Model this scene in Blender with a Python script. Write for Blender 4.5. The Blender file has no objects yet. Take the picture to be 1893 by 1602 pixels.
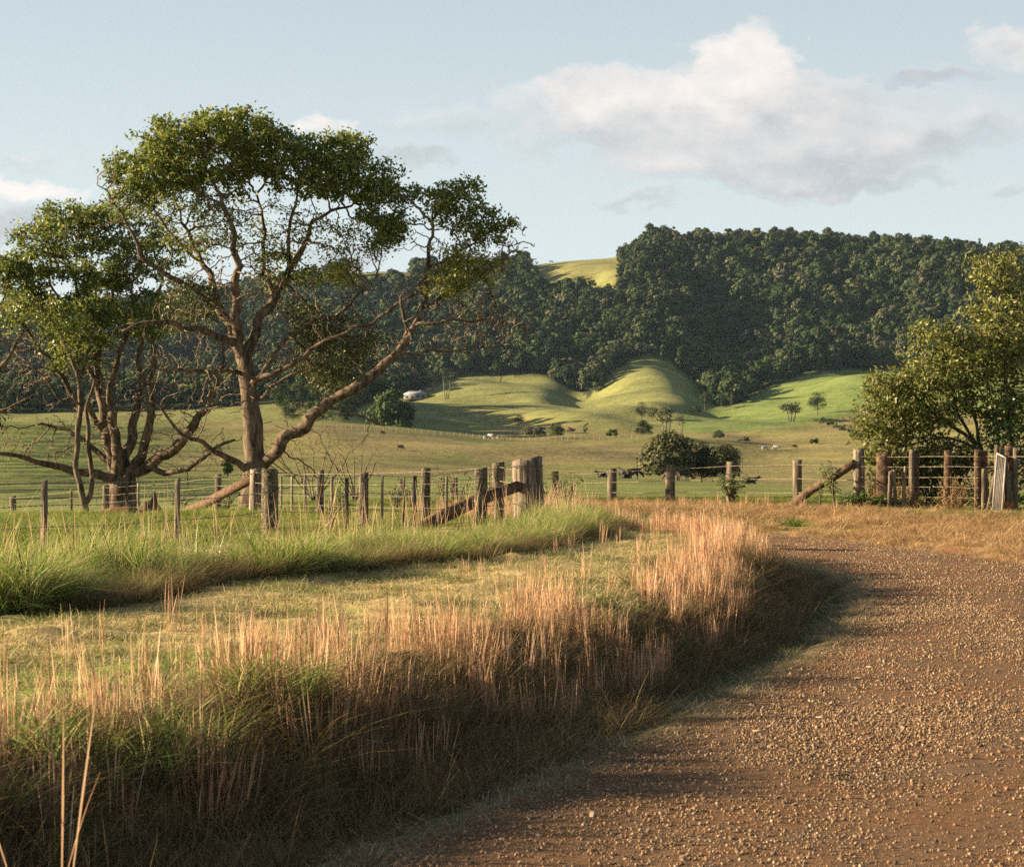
import bpy, math, random
import numpy as np
from mathutils import Vector

# ------------------------------------------------------------------ camera, world, sun, exposure
scene = bpy.context.scene
col = scene.collection
F, CX, HY, CH = 4000.0, 946.5, 840.0, 1.75      # focal length in photo pixels, principal point, horizon row, eye height
cam_d = bpy.data.cameras.new('camera')
cam = bpy.data.objects.new('camera', cam_d); col.objects.link(cam)
cam.location = (0, 0, CH); cam.rotation_euler = (math.radians(90), 0, 0)
cam_d.sensor_fit = 'HORIZONTAL'; cam_d.sensor_width = 36.0
cam_d.lens = F / 1893.0 * 36.0
cam_d.shift_y = (HY - 801.0) / 1893.0
cam_d.clip_start = 0.2; cam_d.clip_end = 20000
cam_d.dof.use_dof = True; cam_d.dof.focus_distance = 27.0; cam_d.dof.aperture_fstop = 9.0
scene.camera = cam

SUN_EL, SUN_AZ = math.radians(16.0), math.radians(5.0)     # sun on the left, a little beyond the scene
sdir = Vector((-math.cos(SUN_EL) * math.cos(SUN_AZ), math.cos(SUN_EL) * math.sin(SUN_AZ), math.sin(SUN_EL)))
sun_d = bpy.data.lights.new('sun', 'SUN'); sun_d.energy = 5.0; sun_d.angle = math.radians(0.5); sun_d.color = (1.0, 0.81, 0.53)
sun = bpy.data.objects.new('sun', sun_d); col.objects.link(sun)
sun.rotation_euler = sdir.to_track_quat('Z', 'Y').to_euler(); sun.location = (-60, 10, 60)

scene.view_settings.view_transform = 'Standard'; scene.view_settings.look = 'None'
scene.view_settings.exposure = 1.85; scene.view_settings.gamma = 1.0; scene.view_settings.use_curve_mapping = False
scene.render.engine = 'CYCLES'; scene.render.filter_size = 1.2
scene.cycles.max_bounces = 8; scene.cycles.diffuse_bounces = 3; scene.cycles.transparent_max_bounces = 8
scene.cycles.volume_bounces = 0; scene.cycles.use_denoising = False

world = bpy.data.worlds.new('World'); scene.world = world; world.use_nodes = True
def build_world():
    nt = world.node_tree; nt.nodes.clear(); L = nt.links.new
    def N(t, **k):
        n = nt.nodes.new(t)
        for a, v in k.items(): setattr(n, a, v)
        return n
    def M(op, a, b=None, c=None, clamp=False):
        n = N('ShaderNodeMath', operation=op, use_clamp=clamp)
        for i, v in enumerate((a, b, c)):
            if v is None: continue
            if isinstance(v, (int, float)): n.inputs[i].default_value = v
            else: L(v, n.inputs[i])
        return n.outputs[0]
    out = N('ShaderNodeOutputWorld'); bg = N('ShaderNodeBackground'); bg.inputs['Strength'].default_value = SKY_STRENGTH
    sky = N('ShaderNodeTexSky', sky_type='NISHITA'); sky.sun_disc = False
    sky.sun_elevation = SUN_EL; sky.sun_rotation = math.atan2(sdir.x, sdir.y)
    sky.air_density = 1.0; sky.dust_density = 1.2; sky.ozone_density = 1.6; sky.altitude = 100
    tc = N('ShaderNodeTexCoord'); sep = N('ShaderNodeSeparateXYZ'); L(tc.outputs['Generated'], sep.inputs[0])
    az = M('ARCTAN2', sep.outputs[0], sep.outputs[1]); el = M('ARCSINE', sep.outputs[2])
    def noise(scale, detail, rough=0.55, off=(0, 0, 0), stretch=(1, 1, 1.5)):
        mp = N('ShaderNodeMapping'); mp.inputs['Location'].default_value = off; mp.inputs['Scale'].default_value = stretch
        L(tc.outputs['Generated'], mp.inputs[0])
        n = N('ShaderNodeTexNoise'); n.inputs['Scale'].default_value = scale; n.inputs['Detail'].default_value = detail
        n.inputs['Roughness'].default_value = rough; L(mp.outputs[0], n.inputs['Vector']); return n.outputs['Fac']
    n1 = noise(34, 6, 0.55); n2 = noise(95, 5, 0.6, (3, 1, 7)); n3 = noise(34, 6, 0.55, (0.0035, 0.0, -0.012))
    # warp the angles a little so that cloud outlines billow
    azw = M('ADD', az, M('MULTIPLY', M('SUBTRACT', n2, 0.5), 0.042)); elw = M('ADD', el, M('MULTIPLY', M('SUBTRACT', n1, 0.5), 0.036))
    blobs = [  # px, py, rx, ry, density, greyness of the underside
        (1372, 150, 125, 105, 1.25, .10), (1190, 180, 190, 70, 1.0, .22), (1440, 205, 230, 62, 1.0, .45), (1010, 190, 130, 45, .55, .3),
        (1330, 300, 270, 64, 1.0, .40), (1570, 285, 240, 52, 1.0, .55), (1290, 235, 340, 64, .9, .45), (1180, 372, 110, 20, .5, .6), (1860, 112, 110, 45, .75, .3),
        (1720, 172, 110, 26, .75, .95), (592, 235, 60, 32, .8, .15), (770, 300, 95, 30, .65, .95), (820, 225, 170, 42, .4, .5),
        (50, 370, 150, 26, .9, .05), (20, 440, 150, 52, .8, .9), (70, 310, 110, 30, .35, .5), (1835, 380, 60, 22, .5, .7),
        (1850, 240, 120, 50, .4, .5), (1690, 245, 170, 60, .55, .5), (1600, 335, 220, 34, .65, .6), (1080, 262, 190, 44, .5, .45), (640, 470, 120, 40, .6, .8), (1470, 350, 190, 26, .6, .5), (620, 300, 70, 45, .4, .4)]
    dens = None; grey = None
    for (px, py, rx, ry, a, g) in blobs:
        u = M('DIVIDE', M('SUBTRACT', azw, (px - CX) / F), rx / F); v = M('DIVIDE', M('SUBTRACT', elw, (HY - py) / F), ry / F)
        d = M('SUBTRACT', 1.0, M('ADD', M('MULTIPLY', u, u), M('MULTIPLY', v, v)))
        d = M('MULTIPLY', M('MAXIMUM', d, 0.0), a)
        und = M('MULTIPLY_ADD', v, -0.42, 0.42, clamp=True)                 # the shaded underside of each cloud
        gg = M('MULTIPLY', d, M('MULTIPLY', M('ADD', und, 0.25), g * 2.3))
        dens = d if dens is None else M('ADD', dens, d)
        grey = gg if grey is None else M('ADD', grey, gg)
    greyf = M('DIVIDE', grey, M('ADD', dens, 0.05))
    # scattered cloud all round the rest of the sky
    nb = noise(5, 7, 0.6, (11, 4, 2), (1, 1, 3)); side = M('MULTIPLY', M('SUBTRACT', M('ABSOLUTE', az), 0.27), 6.0, clamp=True)
    wide = M('MULTIPLY', M('MULTIPLY', M('SUBTRACT', nb, 0.58), 5.0, clamp=True), M('MULTIPLY', side, M('EXPONENT', M('MULTIPLY', M('MAXIMUM', el, 0.0), -3.0))))
    dn = M('ADD', dens, M('MULTIPLY', M('SUBTRACT', n2, 0.5), 0.40)); dn = M('MULTIPLY', dn, M('MULTIPLY', dens, 3.5, clamp=True))
    mask = M('MAXIMUM', M('MULTIPLY', dn, 1.25, clamp=True), wide)
    lit = M('ADD', M('SUBTRACT', 1.0, greyf, clamp=True), M('MULTIPLY', M('SUBTRACT', n1, n3), 1.0), clamp=True)
    cc = N('ShaderNodeMix', data_type='RGBA'); L(lit, cc.inputs['Factor'])
    cc.inputs['A'].default_value = CLOUD_DARK; cc.inputs['B'].default_value = CLOUD_LIT
    # pale high veil that whitens the sky
    veil = N('ShaderNodeMix', data_type='RGBA'); L(M('MULTIPLY', M('EXPONENT', M('MULTIPLY', M('MAXIMUM', el, 0.0), -2.6)), VEIL), veil.inputs['Factor'])
    tint = N('ShaderNodeMix', data_type='RGBA', blend_type='MULTIPLY'); tint.inputs['Factor'].default_value = 1.0
    tint.inputs['B'].default_value = SKY_TINT; L(sky.outputs[0], tint.inputs['A'])
    L(tint.outputs['Result'], veil.inputs['A']); veil.inputs['B'].default_value = VEIL_COL
    mx = N('ShaderNodeMix', data_type='RGBA'); L(M('MULTIPLY', mask, 0.9), mx.inputs['Factor'])
    L(veil.outputs['Result'], mx.inputs['A']); L(cc.outputs['Result'], mx.inputs['B'])
    L(mx.outputs['Result'], bg.inputs['Color']); L(bg.outputs[0], out.inputs['Surface'])
SKY_STRENGTH = 0.05
SKY_TINT = (.66, .66, .60, 1); VEIL = 0.82; VEIL_COL = (5.15, 5.60, 5.85, 1)
CLOUD_LIT = (5.75, 5.3, 5.0, 1); CLOUD_DARK = (3.0, 3.15, 3.35, 1)
build_world()

# ------------------------------------------------------------------ helpers
rng = np.random.default_rng(11)
random.seed(5)
def P(px, py, Y): return np.array([(px - CX) / F * Y, Y, CH - (py - HY) / F * Y])

def tag(o, label=None, cat=None, group=None, kind=None):
    if label: o['label'] = label
    if cat: o['category'] = cat
    if group: o['group'] = group
    if kind: o['kind'] = kind
    return o
def empty(name, loc, label, cat, group=None):
    o = bpy.data.objects.new(name, None); col.objects.link(o); o.location = loc; o.empty_display_size = 0.2
    return tag(o, label, cat, group)

class MB:
    """collects faces of 3 or 4 corners and float attributes per vertex, then builds ONE mesh"""
    def __init__(s): s.V = []; s.F = {3: [], 4: []}; s.n = 0; s.A = {}
    def add(s, V, Fc, **attrs):
        V = np.asarray(V, float); Fc = np.asarray(Fc, int)
        if len(V) == 0: return
        s.V.append(V)
        if len(Fc): s.F[Fc.shape[1]].append(Fc + s.n)
        for k, a in attrs.items(): s.A.setdefault(k, []).append((s.n, np.broadcast_to(np.asarray(a, float), (len(V),))))
        s.n += len(V)
    def mesh(s, name, mat=None, smooth=False, origin=None):
        V = np.concatenate(s.V) if s.V else np.zeros((0, 3))
        if origin is not None: V = V - np.asarray(origin)
        f4 = np.concatenate(s.F[4]) if s.F[4] else np.zeros((0, 4), int)
        f3 = np.concatenate(s.F[3]) if s.F[3] else np.zeros((0, 3), int)
        me = bpy.data.meshes.new(name)
        me.vertices.add(len(V)); me.vertices.foreach_set('co', V.astype(np.float32).ravel())
        nl = f4.size + f3.size
        me.loops.add(nl); me.loops.foreach_set('vertex_index', np.concatenate([f4.ravel(), f3.ravel()]).astype(np.int32))
        me.polygons.add(len(f4) + len(f3))
        st = np.concatenate([np.arange(len(f4)) * 4, f4.size + np.arange(len(f3)) * 3]).astype(np.int32)
        me.polygons.foreach_set('loop_start', st)
        if smooth: me.polygons.foreach_set('use_smooth', np.ones(len(st), bool))
        for k, parts in s.A.items():
            arr = np.zeros(len(V), np.float32)
            for (o, a) in parts: arr[o:o + len(a)] = a
            at = me.attributes.new(k, 'FLOAT', 'POINT'); at.data.foreach_set('value', arr)
        me.update(calc_edges=True); me.validate()
        if mat: me.materials.append(mat)
        return me
    def build(s, name, mat=None, parent=None, smooth=False, origin=None):
        if parent is not None and origin is None: origin = np.array(parent.location) if parent.parent is None else np.array(parent.parent.location)
        o = bpy.data.objects.new(name, s.mesh(name, mat, smooth, origin)); col.objects.link(o)
        if parent is not None: o.parent = parent
        elif origin is not None: o.location = origin
        return o

def frames(path):
    path = np.asarray(path, float); t = np.gradient(path, axis=0); t /= np.linalg.norm(t, axis=1)[:, None] + 1e-9
    ref = np.array([0.0, 0, 1]) if abs(t[0][2]) < 0.9 else np.array([1.0, 0, 0])
    us = []; u = np.cross(t[0], ref); u /= np.linalg.norm(u)
    for k in range(len(path)):
        u = u - t[k] * np.dot(u, t[k]); u /= np.linalg.norm(u) + 1e-9; us.append(u)
    us = np.array(us); return t, us, np.cross(t, us)
def tube(path, radii, sides=6, cap=True, jitter=0.0):
    path = np.asarray(path, float); n = len(path); radii = np.broadcast_to(np.asarray(radii, float), (n,))
    t, u, v = frames(path); a = np.arange(sides) / sides * 2 * math.pi
    R = radii[:, None] * (1 + (rng.uniform(-jitter, jitter, (n, sides)) if jitter else 0))
    V = path[:, None, :] + R[..., None] * (np.cos(a)[None, :, None] * u[:, None, :] + np.sin(a)[None, :, None] * v[:, None, :])
    V = V.reshape(-1, 3); i = np.arange(n - 1)[:, None] * sides; j = np.arange(sides)[None, :]; j2 = (j + 1) % sides
    Fq = np.stack([i + j, i + j2, i + sides + j2, i + sides + j], -1).reshape(-1, 4)
    if cap:
        V = np.vstack([V, path[0], path[-1]]); c0, c1 = len(V) - 2, len(V) - 1
        k = np.arange(sides); k2 = (k + 1) % sides
        T = np.vstack([np.stack([np.full(sides, c0), k2, k], 1), np.stack([np.full(sides, c1), (n - 1) * sides + k, (n - 1) * sides + k2], 1)])
        return V, Fq, T
    return V, Fq, np.zeros((0, 3), int)
def add_tube(mb, path, radii, sides=6, cap=True, jitter=0.0, **attrs):
    V, Q, T = tube(path, radii, sides, cap, jitter); n0 = mb.n
    mb.add(V, Q, **attrs)
    if len(T): mb.F[3].append(T + n0)
def add_box(mb, c, size, rot=None, **attrs):
    s = np.asarray(size) / 2.0
    V = np.array([[x, y, z] for x in (-1, 1) for y in (-1, 1) for z in (-1, 1)], float) * s
    if rot is not None: V = V @ np.asarray(rot).T
    Fq = [[0, 1, 3, 2], [4, 6, 7, 5], [0, 4, 5, 1], [2, 3, 7, 6], [0, 2, 6, 4], [1, 5, 7, 3]]
    mb.add(V + np.asarray(c), Fq, **attrs)

# value noise in numpy
def vnoise(x, y, seed=0):
    x = np.asarray(x, float); y = np.asarray(y, float)
    xi = np.floor(x).astype(np.int64); yi = np.floor(y).astype(np.int64); fx = x - xi; fy = y - yi
    fx = fx * fx * (3 - 2 * fx); fy = fy * fy * (3 - 2 * fy)
    def h(a, b):
        k = (a * 374761393 + b * 668265263 + seed * 974634777) & 0xFFFFFFFF
        k = ((k ^ (k >> 13)) * 1274126177) & 0xFFFFFFFF
        return ((k ^ (k >> 16)) & 0xFFFF) / 65535.0
    return (h(xi, yi) * (1 - fx) + h(xi + 1, yi) * fx) * (1 - fy) + (h(xi, yi + 1) * (1 - fx) + h(xi + 1, yi + 1) * fx) * fy
def fbm(x, y, seed=0, oct=4):
    s = 0; a = 0.5; n = 0
    for k in range(oct): s = s + a * vnoise(x * 2 ** k, y * 2 ** k, seed + k); n += a; a *= 0.5
    return s / n
def sstep(a, b, x): t = np.clip((np.asarray(x, float) - a) / (b - a), 0, 1); return t * t * (3 - 2 * t)

# ------------------------------------------------------------------ materials
def new_mat(name):
    m = bpy.data.materials.new(name); m.use_nodes = True; nt = m.node_tree; nt.nodes.clear(); return m, nt
class NB:
    def __init__(s, nt): s.nt = nt
    def n(s, t, **k):
        x = s.nt.nodes.new(t)
        for a, v in k.items(): setattr(x, a, v)
        return x
    def L(s, a, b): s.nt.links.new(a, b)
    def math(s, op, a, b=None, clamp=False):
        x = s.n('ShaderNodeMath', operation=op, use_clamp=clamp)
        for i, v in enumerate((a, b)):
            if v is None: continue
            if isinstance(v, (int, float)): x.inputs[i].default_value = v
            else: s.L(v, x.inputs[i])
        return x.outputs[0]
    def pos(s, scale=(1, 1, 1), obj=False):
        mp = s.n('ShaderNodeMapping'); mp.inputs['Scale'].default_value = scale
        if obj: s.L(s.n('ShaderNodeTexCoord').outputs['Object'], mp.inputs[0])
        else: s.L(s.n('ShaderNodeNewGeometry').outputs['Position'], mp.inputs[0])
        return mp.outputs[0]
    def noise(s, vec, scale, detail=4, rough=0.6):
        x = s.n('ShaderNodeTexNoise'); x.inputs['Scale'].default_value = scale; x.inputs['Detail'].default_value = detail
        x.inputs['Roughness'].default_value = rough; s.L(vec, x.inputs['Vector']); return x.outputs['Fac']
    def ramp(s, fac, stops, interp='LINEAR'):
        x = s.n('ShaderNodeValToRGB'); x.color_ramp.interpolation = interp; e = x.color_ramp.elements
        while len(e) < len(stops): e.new(0.5)
        for k, (p, c) in enumerate(stops): e[k].position = p; e[k].color = (*c, 1) if len(c) == 3 else c
        s.L(fac, x.inputs[0]); return x.outputs[0]
    def mix(s, fac, a, b, blend='MIX'):
        x = s.n('ShaderNodeMix', data_type='RGBA', blend_type=blend)
        for nm, v in (('Factor', fac), ('A', a), ('B', b)):
            i = x.inputs[nm] if nm == 'Factor' else [q for q in x.inputs if q.name == nm and q.type == 'RGBA'][0]
            if isinstance(v, (int, float)): i.default_value = v
            elif isinstance(v, tuple): i.default_value = (*v, 1) if len(v) == 3 else v
            else: s.L(v, i)
        return [q for q in x.outputs if q.type == 'RGBA'][0]
    def attr(s, name): return s.n('ShaderNodeAttribute', attribute_name=name)
    def bump(s, h, strength=0.5, dist=0.02):
        b = s.n('ShaderNodeBump'); b.inputs['Strength'].default_value = strength; b.inputs['Distance'].default_value = dist; s.L(h, b.inputs['Height']); return b.outputs[0]
    def out(s, sh):
        o = s.n('ShaderNodeOutputMaterial'); s.L(sh, o.inputs['Surface'])
    def principled(s, colr, rough=0.9, normal=None, spec=0.2):
        p = s.n('ShaderNodeBsdfPrincipled')
        if isinstance(colr, tuple): p.inputs['Base Color'].default_value = (*colr, 1)
        else: s.L(colr, p.inputs['Base Color'])
        if isinstance(rough, (int, float)): p.inputs['Roughness'].default_value = rough
        else: s.L(rough, p.inputs['Roughness'])
        p.inputs['Specular IOR Level'].default_value = spec
        if normal is not None: s.L(normal, p.inputs['Normal'])
        return p.outputs[0]

def leaf_mat(name, stops, trans=0.35, rough=0.45, spec=0.35, patch=0.0, patch_col=(0.2, 0.15, 0.05), objrand=0.35):
    """foliage and grass: tint attribute per blade or leaf, a little light passes through"""
    m, nt = new_mat(name); b = NB(nt)
    t = b.attr('tint').outputs['Fac']
    if objrand:
        r = b.n('ShaderNodeObjectInfo').outputs['Random']
        t = b.math('ADD', t, b.math('MULTIPLY', b.math('SUBTRACT', r, 0.5), objrand))
    c = b.ramp(t, stops)
    if patch:
        nz = b.noise(b.pos(), patch, 3); c = b.mix(b.ramp(nz, [(0.42, (0, 0, 0)), (0.62, (1, 1, 1))]), c, patch_col)
    p = b.principled(c, rough, None, spec)
    tr = b.n('ShaderNodeBsdfTranslucent'); b.L(c, tr.inputs['Color'])
    mx = b.n('ShaderNodeMixShader'); mx.inputs[0].default_value = trans
    b.L(p, mx.inputs[1]); b.L(tr.outputs[0], mx.inputs[2]); b.out(mx.outputs[0]); return m

def bark_mat(name, dark, light, lichen=None, scale=6.0, bump=0.6, stretch=(1, 1, 0.22), lich_amt=0.55):
    m, nt = new_mat(name); b = NB(nt)
    v = b.pos(stretch); n1 = b.noise(v, scale, 6, 0.65); n2 = b.noise(b.pos(), scale * 2.2, 5, 0.7)
    c = b.ramp(n1, [(0.39, dark), (0.63, light)])
    if lichen:
        c = b.mix(b.ramp(n2, [(lich_amt, (0, 0, 0)), (lich_amt + 0.08, (1, 1, 1))]), c, lichen)
    b.out(b.principled(c, 0.9, b.bump(b.math('ADD', n1, b.math('MULTIPLY', n2, 0.5)), bump, 0.03), 0.15)); return m
def plain_mat(name, c1, c2, scale=8, rough=0.8, spec=0.3, bump=0.2, stretch=(1, 1, 1)):
    m, nt = new_mat(name); b = NB(nt); n1 = b.noise(b.pos(stretch), scale, 5, 0.6)
    b.out(b.principled(b.ramp(n1, [(0.35, c1), (0.65, c2)]), rough, b.bump(n1, bump, 0.01), spec)); return m
# ------------------------------------------------------------------ terrain
ROAD_L = np.array([(-14, -26), (-8.5, -12), (-4.6, -3), (-3.0, 2), (-2.1, 4.8), (-1.3, 7.2), (-.53, 9.33), (.149, 11.1), (.82, 12.96), (1.535, 15.2), (2.48, 17.95), (3.3, 20.8),
                   (4.15, 25), (4.75, 28.6), (5.0, 31.8), (4.85, 34.6), (4.4, 37.0), (3.55, 40), (2.2, 43.6), (.4, 48), (-2.5, 55), (-6, 64)], float)
ROAD_R = np.array([(-8, -26), (-2.5, -12), (1.2, -3), (2.9, 2), (3.7, 4.8), (4.5, 7.2), (5.1, 9.3), (5.7, 11.1), (6.3, 13), (7.0, 15.2), (7.6, 18), (8.1, 20.8),
                   (8.5, 25), (8.55, 29), (8.2, 33.5), (7.4, 39.3), (6.71, 43.7), (5.68, 46.5), (4.2, 49.5), (2.4, 53), (-.4, 59), (-3.6, 67)], float)
def poly_signed(poly, x, y, left=True):
    """distance to a polyline, positive on its left (left=True) or right side"""
    x = np.asarray(x, float); y = np.asarray(y, float); sh = x.shape; x = x.ravel(); y = y.ravel()
    best = np.full(x.shape, 1e9); sg = np.ones(x.shape)
    for (a, b) in zip(poly[:-1], poly[1:]):
        dx, dy = b - a; t = np.clip(((x - a[0]) * dx + (y - a[1]) * dy) / (dx * dx + dy * dy), 0, 1)
        ex = x - a[0] - t * dx; ey = y - a[1] - t * dy; d = np.hypot(ex, ey)
        cr = dx * (y - a[1]) - dy * (x - a[0]); m = d < best - 1e-9
        best = np.where(m, d, best); sg = np.where(m, np.where(cr >= 0, 1, -1), sg)
    r = best * sg if left else -best * sg
    return r.reshape(sh)

RINGS = [  # distance: [(photo column, photo row at which that ring of ground lies)]
    (70, [(-400, 975), (0, 958), (200, 952), (400, 944), (600, 936), (1000, 932), (1400, 930), (1900, 929), (2300, 928)]),
    (90, [(-400, 985), (0, 966), (200, 955), (400, 942), (600, 930), (1000, 925), (1400, 923), (1900, 922), (2300, 920)]),
    (160, [(-400, 925), (0, 922), (200, 918), (400, 912), (600, 903), (1000, 899), (1400, 907), (1900, 911), (2300, 911)]),
    (280, [(-400, 886), (0, 884), (400, 880), (600, 878), (1000, 879), (1200, 886), (1400, 896), (1600, 905), (1900, 908), (2300, 908)]),
    (315, [(-400, 892), (0, 890), (400, 886), (600, 884), (1000, 886), (1200, 894), (1400, 905), (1600, 914), (1900, 916), (2300, 916)]),
    (450, [(-400, 836), (0, 838), (400, 838), (600, 838), (800, 843), (1000, 851), (1200, 857), (1400, 864), (1600, 862), (1900, 858), (2300, 855)]),
    (650, [(-400, 770), (0, 776), (200, 780), (400, 787), (600, 791), (750, 798), (950, 813), (1150, 811), (1260, 812), (1400, 836), (1500, 830), (1600, 820), (1900, 812), (2300, 806)]),
    (720, [(-400, 796), (0, 802), (200, 806), (400, 813), (600, 817), (750, 824), (950, 837), (1150, 834), (1260, 836), (1400, 850), (1500, 848), (1600, 842), (1900, 836), (2300, 832)]),
    (830, [(-400, 775), (0, 776), (400, 765), (560, 758), (625, 758), (685, 778), (740, 797), (860, 808), (950, 816), (1150, 810), (1300, 806), (1400, 818), (1500, 812), (1600, 802), (1900, 792), (2300, 790)]),
    (895, [(-400, 762), (0, 762), (400, 735), (560, 718), (630, 718), (690, 750), (750, 790), (860, 803), (950, 808), (1150, 803), (1300, 801), (1400, 808), (1500, 803), (1600, 790), (1900, 780), (2300, 780)]),
    (960, [(-400, 750), (0, 750), (400, 720), (560, 700), (625, 700), (690, 732), (750, 775), (850, 793), (960, 800), (1060, 796), (1250, 796), (1350, 797), (1450, 794), (1550, 776), (1700, 765), (1900, 764), (2300, 764)]),
    (1100, [(-400, 745), (0, 745), (400, 740), (600, 742), (700, 750), (770, 758), (850, 758), (960, 762), (1040, 780), (1090, 780), (1150, 768), (1250, 772), (1320, 790), (1450, 772), (1550, 745), (1640, 736), (1900, 734), (2300, 734)]),
    (1250, [(-400, 735), (0, 735), (400, 742), (600, 752), (760, 745), (830, 722), (930, 716), (1000, 716), (1040, 745), (1070, 764), (1100, 748), (1150, 729), (1210, 722), (1260, 735), (1310, 775), (1350, 772), (1450, 745), (1550, 710), (1640, 702), (1900, 704), (2300, 704)]),
    (1420, [(-400, 715), (0, 715), (400, 725), (600, 735), (760, 728), (850, 700), (960, 694), (1030, 702), (1075, 738), (1130, 702), (1200, 674), (1270, 700), (1310, 750), (1350, 750), (1450, 712), (1550, 686), (1640, 682), (1900, 680), (2300, 682)]),
    (1700, [(-400, 660), (0, 650), (300, 635), (600, 610), (850, 590), (980, 600), (1080, 560), (1200, 550), (1330, 590), (1450, 560), (1600, 570), (1750, 560), (1900, 580), (2300, 590)]),
    (2000, [(-400, 605), (0, 590), (300, 568), (570, 530), (640, 512), (700, 508), (760, 508), (860, 512), (985, 497), (1060, 484), (1140, 480), (1180, 468), (1215, 457), (1300, 458), (1500, 460), (1700, 470), (1900, 490), (2300, 508)]),
    (2400, [(-400, 600), (0, 590), (600, 560), (1000, 560), (1400, 520), (1900, 550), (2300, 570)]),
    (3200, [(-400, 720), (2300, 720)])]
_pxs = np.arange(-3600, 5600, 8.0)
def _ring_curve(pts):
    a = np.array(pts, float); c = np.interp(_pxs, a[:, 0], a[:, 1])
    k = np.exp(-0.5 * (np.arange(-12, 13) * 8 / 22.0) ** 2); k /= k.sum()
    return np.convolve(np.pad(c, 12, mode='edge'), k, 'valid')
_RY = np.array([r[0] for r in RINGS], float); _RZ = np.array([CH - (_ring_curve(r[1]) - HY) / F * r[0] for r in RINGS])
def _pchip(xk, yk, x):
    h = np.diff(xk); d = np.diff(yk, axis=0) / h[:, None]; m = np.zeros_like(yk)
    w1 = (2 * h[1:] + h[:-1])[:, None]; w2 = (h[1:] + 2 * h[:-1])[:, None]
    with np.errstate(divide='ignore', invalid='ignore'):
        mm = (w1 + w2) / (w1 / d[:-1] + w2 / d[1:])
    m[1:-1] = np.where(d[:-1] * d[1:] > 0, mm, 0); m[0] = d[0]; m[-1] = d[-1]
    i = np.clip(np.searchsorted(xk, x) - 1, 0, len(xk) - 2); t = ((x - xk[i]) / h[i])[:, None]; hh = h[i][:, None]
    return (1 + 2 * t) * (1 - t) ** 2 * yk[i] + t * (1 - t) ** 2 * hh * m[i] + t * t * (3 - 2 * t) * yk[i + 1] + t * t * (t - 1) * hh * m[i + 1]
_lv = np.linspace(math.log(70), math.log(3200), 420); _ZT = _pchip(np.log(_RY), _RZ, _lv)
def z_far(x, y):
    yy = np.maximum(y, 1.0); px = np.clip(CX + F * x / yy, _pxs[0], _pxs[-1] - 9); a = (px - _pxs[0]) / 8.0; i = a.astype(int); a = a - i
    b = (np.log(np.clip(yy, 70.01, 3190)) - _lv[0]) / (_lv[1] - _lv[0]); j = np.clip(b.astype(int), 0, len(_lv) - 2); b = b - j
    z = (_ZT[j, i] * (1 - a) + _ZT[j, i + 1] * a) * (1 - b) + (_ZT[j + 1, i] * (1 - a) + _ZT[j + 1, i + 1] * a) * b
    rough = sstep(1350, 1750, yy) * (1 - sstep(1680, 1900, yy))
    z = z + rough * (fbm(x / 85.0, yy / 260.0, 3, 3) - 0.5) * 70
    z = z + sstep(300, 500, yy) * (fbm(x / 60.0 + 5, yy / 60.0, 8, 3) - 0.5) * 6.5
    fold = sstep(800, 950, yy) * (1 - sstep(1400, 1560, yy)); z = z + fold * (fbm(x / 70.0 + .3 * yy / 70.0 + 2, yy / 120.0, 13, 2) - 0.5) * 22
    return z
def road_dist(x, y):
    return np.maximum(poly_signed(ROAD_L, x, y, True), poly_signed(ROAD_R, x, y, False))
def z_ground(x, y, want=False):
    x = np.asarray(x, float); y = np.asarray(y, float)
    near = y < 90
    z = np.where(near, 0.0, z_far(x, y))
    dl = np.full(x.shape, 50.0); dr = np.full(x.shape, 50.0)
    if near.any():
        xn, yn = x[near], y[near]; zf = z_far(xn, np.maximum(yn, 70.0))
        a = poly_signed(ROAD_L, xn, yn, True); b = poly_signed(ROAD_R, xn, yn, False); dl[near] = a; dr[near] = b
        w = sstep(40, 72, yn); nz = (fbm(xn * .9, yn * .9, 21, 3) - .5)
        lump = (fbm(xn * 1.8, yn * 3.6, 31, 3) - .5) * .16
        verge = (0.46 + nz * .16 + lump * .5) * (1 - w) + zf * w
        wr = sstep(48, 66, yn); right = (0.34 + .16 * sstep(45, 35, yn) + nz * .12) * (1 - wr) + np.where(b > a, zf + .12, zf) * wr
        fade = 1 - sstep(46, 55, yn)
        prof_l = -.36 * sstep(.1, .75, a) + 1.36 * sstep(.75, 1.9, a + nz * .8)
        prof_r = .10 * sstep(-.05, .45, b + nz * 1.0) + .12 * sstep(.3, .5, b + nz) * sstep(6.4, 8, xn) + .90 * sstep(.3, 9.0, b)
        zl = verge * np.clip(prof_l, -.5, 1); zr = right * np.clip(prof_r, 0, 1)
        inside = (a <= 0) & (b <= 0)
        zroad = (fbm(xn * 1.3, yn * .6, 41, 3) - .5) * .05 + .02
        out = np.where(a > b, zl, zr); out = np.where(inside, zroad * sstep(0, .5, np.minimum(-a, -b)), out + lump * .35 * sstep(0, .4, np.maximum(a, b)))
        out = out * fade + np.where(a > b, verge, right) * (1 - fade)
        z[near] = out
    return (z, dl, dr) if want else z
def zg(x, y): return float(z_ground(np.array([x], float), np.array([y], float))[0])
def hit(px, py, ymin=20.0, ymax=2300.0):
    """the ground point seen at a photo pixel, beyond ymin"""
    Y = np.exp(np.linspace(math.log(ymin), math.log(ymax), 900)); X = (px - CX) / F * Y; z = z_ground(X, Y)
    row = HY - (z - CH) / Y * F; k = np.where(row <= py)[0]
    i = k[0] if len(k) else int(np.argmin(np.abs(row - py)))
    return np.array([X[i], Y[i], z[i]])

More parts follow.
